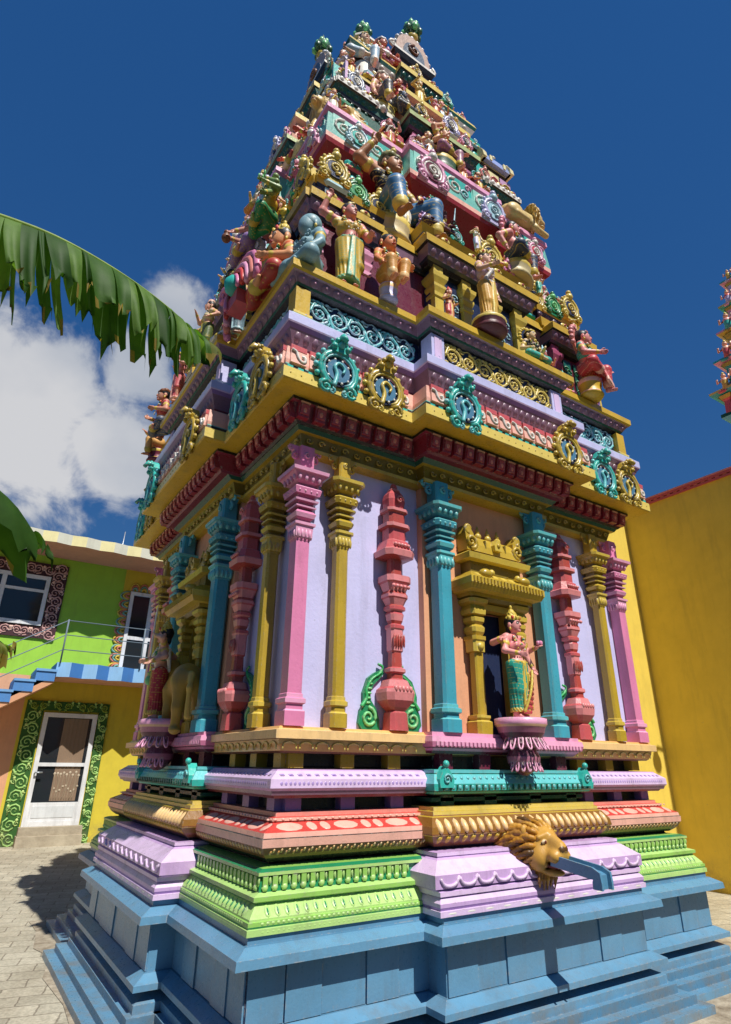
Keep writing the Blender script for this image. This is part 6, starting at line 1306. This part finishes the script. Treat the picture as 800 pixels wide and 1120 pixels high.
# second temple tower, mostly beyond the right edge
_p = CAMP+V(*pixdir(905, 462))*11.5; TX, TY = _p[0], _p[1]
t2 = empty('temple_tower', (TX, TY, 5.0), label='second temple tower showing only its left edge above the ochre building', cat='temple tower')
def at2(k): return lambda u, d, z: tuple(V(*Face(k)(u, d, z))+V(TX, TY, 0))
z = 6.75; a = 1.10; rnd = random.Random(9); PAL = (CORAL, TURQ, GOLDL, PINKL, LAV, SALMON, PALEB, YEL, FLESH, FLESHP, DGREEN, PURP)
mb = MB(); mb.rings([[(TX-q, TY-q, zz), (TX+q, TY-q, zz), (TX+q, TY+q, zz), (TX-q, TY+q, zz)] for q, zz in ((.7, 5.0), (.7, 6.5), (.8, 6.55), (1.0, 6.7), (1.0, 6.76))], [BY, TURQ, TEALL, DARKG, TURQ]); mb.build('tower_base', t2, HOUSE)
for i, c in enumerate((DG2, MAROON, NAVY, srgb('7a4a6a'), DG2)):
    h = .62-.03*i; a1 = a*.88; mb = MB()
    mb.rings([[(TX-q, TY-q, zz), (TX+q, TY-q, zz), (TX+q, TY+q, zz), (TX-q, TY+q, zz)] for q, zz in ((a*.84, z), (a*.84, z+h*.5), (a*.9, z+h*.52), (a*.97, z+h*.60), (a*.97, z+h*.66), (a*.9, z+h*.69), (a*.86, z+h*.75), (a1*.84, z+h))], [c, BLACK, (TURQ, PINKL, GOLDL)[i % 3], (YELL, TURQ, PINKL)[i % 3], SALML, BLACK, c, c])
    for k in (0, 1):
        F = at2(k)
        for j in range(9): u = -a*.88+1.76*a*(j+.5)/9; mb.bead(F, u, a*.96, z+h*.58, a*.07, .03, h*.05, PAL[(i+j) % 12], 6); mb.post(F, u, a*.86, [(z, a*.05, PAL[(j*3+i) % 12]), (z+h*.35, a*.04, PAL[(j*3+i) % 12]), (z+h*.4, a*.06, GOLDL), (z+h*.5, a*.08, GOLDL)])
        for j in range(7):
            u = -a*.86+1.72*a*(j+.5)/7; dd = a*.93; zz = z+h*.68; q = a*rnd.uniform(.055, .085); cc = PAL[rnd.randrange(12)]
            if j % 3 == 2: mb.scroll(F, u, zz+q*1.6, q*1.3, dd, q*.3, cc, 1.6, -pi/2, 1, 14, 5); mb.scroll(F, u, zz+q*1.6, q*1.6, dd, q*.26, PAL[rnd.randrange(12)], 1.0, -pi/2, 1, 14, 5)
            else:
                mb.lathe(F, u, dd, [(zz-q*.5, q*.9, cc), (zz+q, q*.75, cc), (zz+q*1.8, q*.85, PAL[rnd.randrange(12)]), (zz+q*2.4, q*.9, FLESH), (zz+q*2.7, q*.4, FLESH)], 8); mb.ball(F(u, dd, zz+q*3.4), q*.62, FLESH, 8, 6); mb.lathe(F, u, dd, [(zz+q*3.7, q*.6, GOLDL), (zz+q*4.6, q*.1, GOLDL)], 6)
                mb.tube([F(u-q*.8, dd, zz+q*2.3), F(u-q*1.5, dd+q*.6, zz+q*1.6), F(u-q*1.2, dd+q*1.2, zz+q*2.4)], q*.25, FLESH, 5); mb.tube([F(u+q*.8, dd, zz+q*2.3), F(u+q*1.5, dd+q*.6, zz+q*1.7), F(u+q*1.6, dd+q*.9, zz+q*2.8)], q*.25, FLESH, 5)
    mb.build('tower_storey', t2); z += h; a = a1

# ================================================================== banana plant, left foreground
BP = empty('banana_plant', tuple(V(*(CAMP+V(*pixdir(-330, 560))*3.1)[:2], G)), label='banana plant with torn drooping leaves reaching in at the left', cat='banana plant')
_b = WLOC[BP.name]
LG1, LG2, LG3, RIB = srgb('466c2a'), srgb('375a22'), srgb('668840'), srgb('a8ba7c')
st = MB(); st.lathe(FR, _b[0], -_b[1], [(G-.05, .15, LG3), (G+.6, .13, LG3), (1.6, .11, LG2), (2.4, .09, LG3), (2.7, .05, LG3)], 14); st.build('stem', BP, LEAFM)
def banana_leaf(pts, L0, L1, seed, gap=.4, dry=0., wide=False):
    """midrib through 3-D points; the blade hangs from it in torn strips"""
    rnd = random.Random(seed); P = [V(*p) for p in pts]; Q = [2*P[0]-P[1]]+P+[2*P[-1]-P[-2]]; C = []
    for i in range(1, len(Q)-2):
        for k in range(14):
            t = k/14; a, b, c, e = Q[i-1:i+3]; C.append(.5*((2*b)+(c-a)*t+(2*a-5*b+4*c-e)*t*t+(3*b-a-3*c+e)*t**3))
    C.append(P[-1]); n = len(C); mb = MB()
    mb.tube([tuple(c) for c in C], .011, RIB, 8, lambda t: 1.15-t)
    for side in (0, 1):
        i = 0; sw = rnd.uniform(-.1, .1)
        while i < n-2:
            w = rnd.choice((9, 14, 18)) if wide else rnd.choice((1, 2, 2, 3, 3, 4, 5)); j = min(i+w, n-1); t = (i+j)/2/n; sw = .6*sw+rnd.uniform(-.12, .12)
            Ln = (L0+(L1-L0)*t)*(min(1, (1.03-t)*5))*rnd.uniform(.70, 1.12)*(1 if side == 0 else .93); m = 9; vs = []; cs = []
            out = nrm(np.cross(C[j]-C[i], (0, 0, 1)))*(1 if side else -1); tdir = nrm(C[j]-C[i]); tear = rnd.uniform(.2, .9)
            col0 = (LG1, LG2, LG3)[rnd.randrange(3)]; isdry = rnd.random() < dry
            for a in range(m):
                f = a/(m-1); cx = []
                pinch = 1-(gap*max(0, f-tear*.5)*rnd.uniform(.9, 1.1)); 
                for b in range(5):
                    g = b/4; idx = i+(j-i)*g; lo = int(idx); base = C[lo]+(C[min(lo+1, n-1)]-C[lo])*(idx-lo); mid = (C[i]+C[j])/2
                    p = mid+(base-mid)*pinch+tdir*(f**1.4*Ln*(.16+sw*.5)); fold = .014*sin(g*pi*2+i)*f
                    drop = Ln*f*(1-.10*f)*(1-.10*abs(g-.5+.3*sw)*(f > .9))
                    p = p+out*(.055*sin(min(1, f*1.6)*pi*.5)+fold+.03*sw*f)+V(0, 0, -drop+.03*(1-(1-min(1, f*5))**2)*(.6 if f < .3 else .6)); 
                    cx.append(p)
                if f == 1.0:
                    for b in range(5): cx[b] = cx[b]+V(0, 0, rnd.uniform(-.055, .05))
                vs += cx
            fs = []; 
            for a in range(m-1):
                for b in range(4):
                    fs.append((a*5+b, a*5+b+1, a*5+b+6, a*5+b+5)); e = a/(m-1)
                    br = e > .86 and rnd.random() < .3 or isdry and e > .3
                    cs.append(srgb('8a7a3a') if br and e > .85 else (srgb('6e7434') if br else col0))
            mb.add([tuple(v) for v in vs], fs, cs, True); i = j
    mb.build('leaf', BP, LEAFM)
def pp(u, v, t): return tuple(CAMP+V(*pixdir(u, v))*t)
banana_leaf([tuple(V(_b[0], _b[1], 2.55)), pp(-190, 250, 2.85), pp(-60, 226, 2.75), pp(30, 246, 2.7), pp(110, 285, 2.72), pp(180, 333, 2.8), pp(238, 387, 2.9)], .45, .33, 11, .34, .06)
banana_leaf([tuple(V(_b[0], _b[1], 2.5)), pp(-150, 470, 2.5), pp(-50, 505, 2.45), pp(10, 548, 2.5), pp(47, 602, 2.55)], .30, .16, 5, .05, .0, wide=True)
banana_leaf([tuple(V(_b[0], _b[1], 2.3)), pp(-160, 560, 2.4), pp(-70, 610, 2.4), pp(-25, 680, 2.45), pp(6, 715, 2.5)], .2, .1, 8, .5, .6)
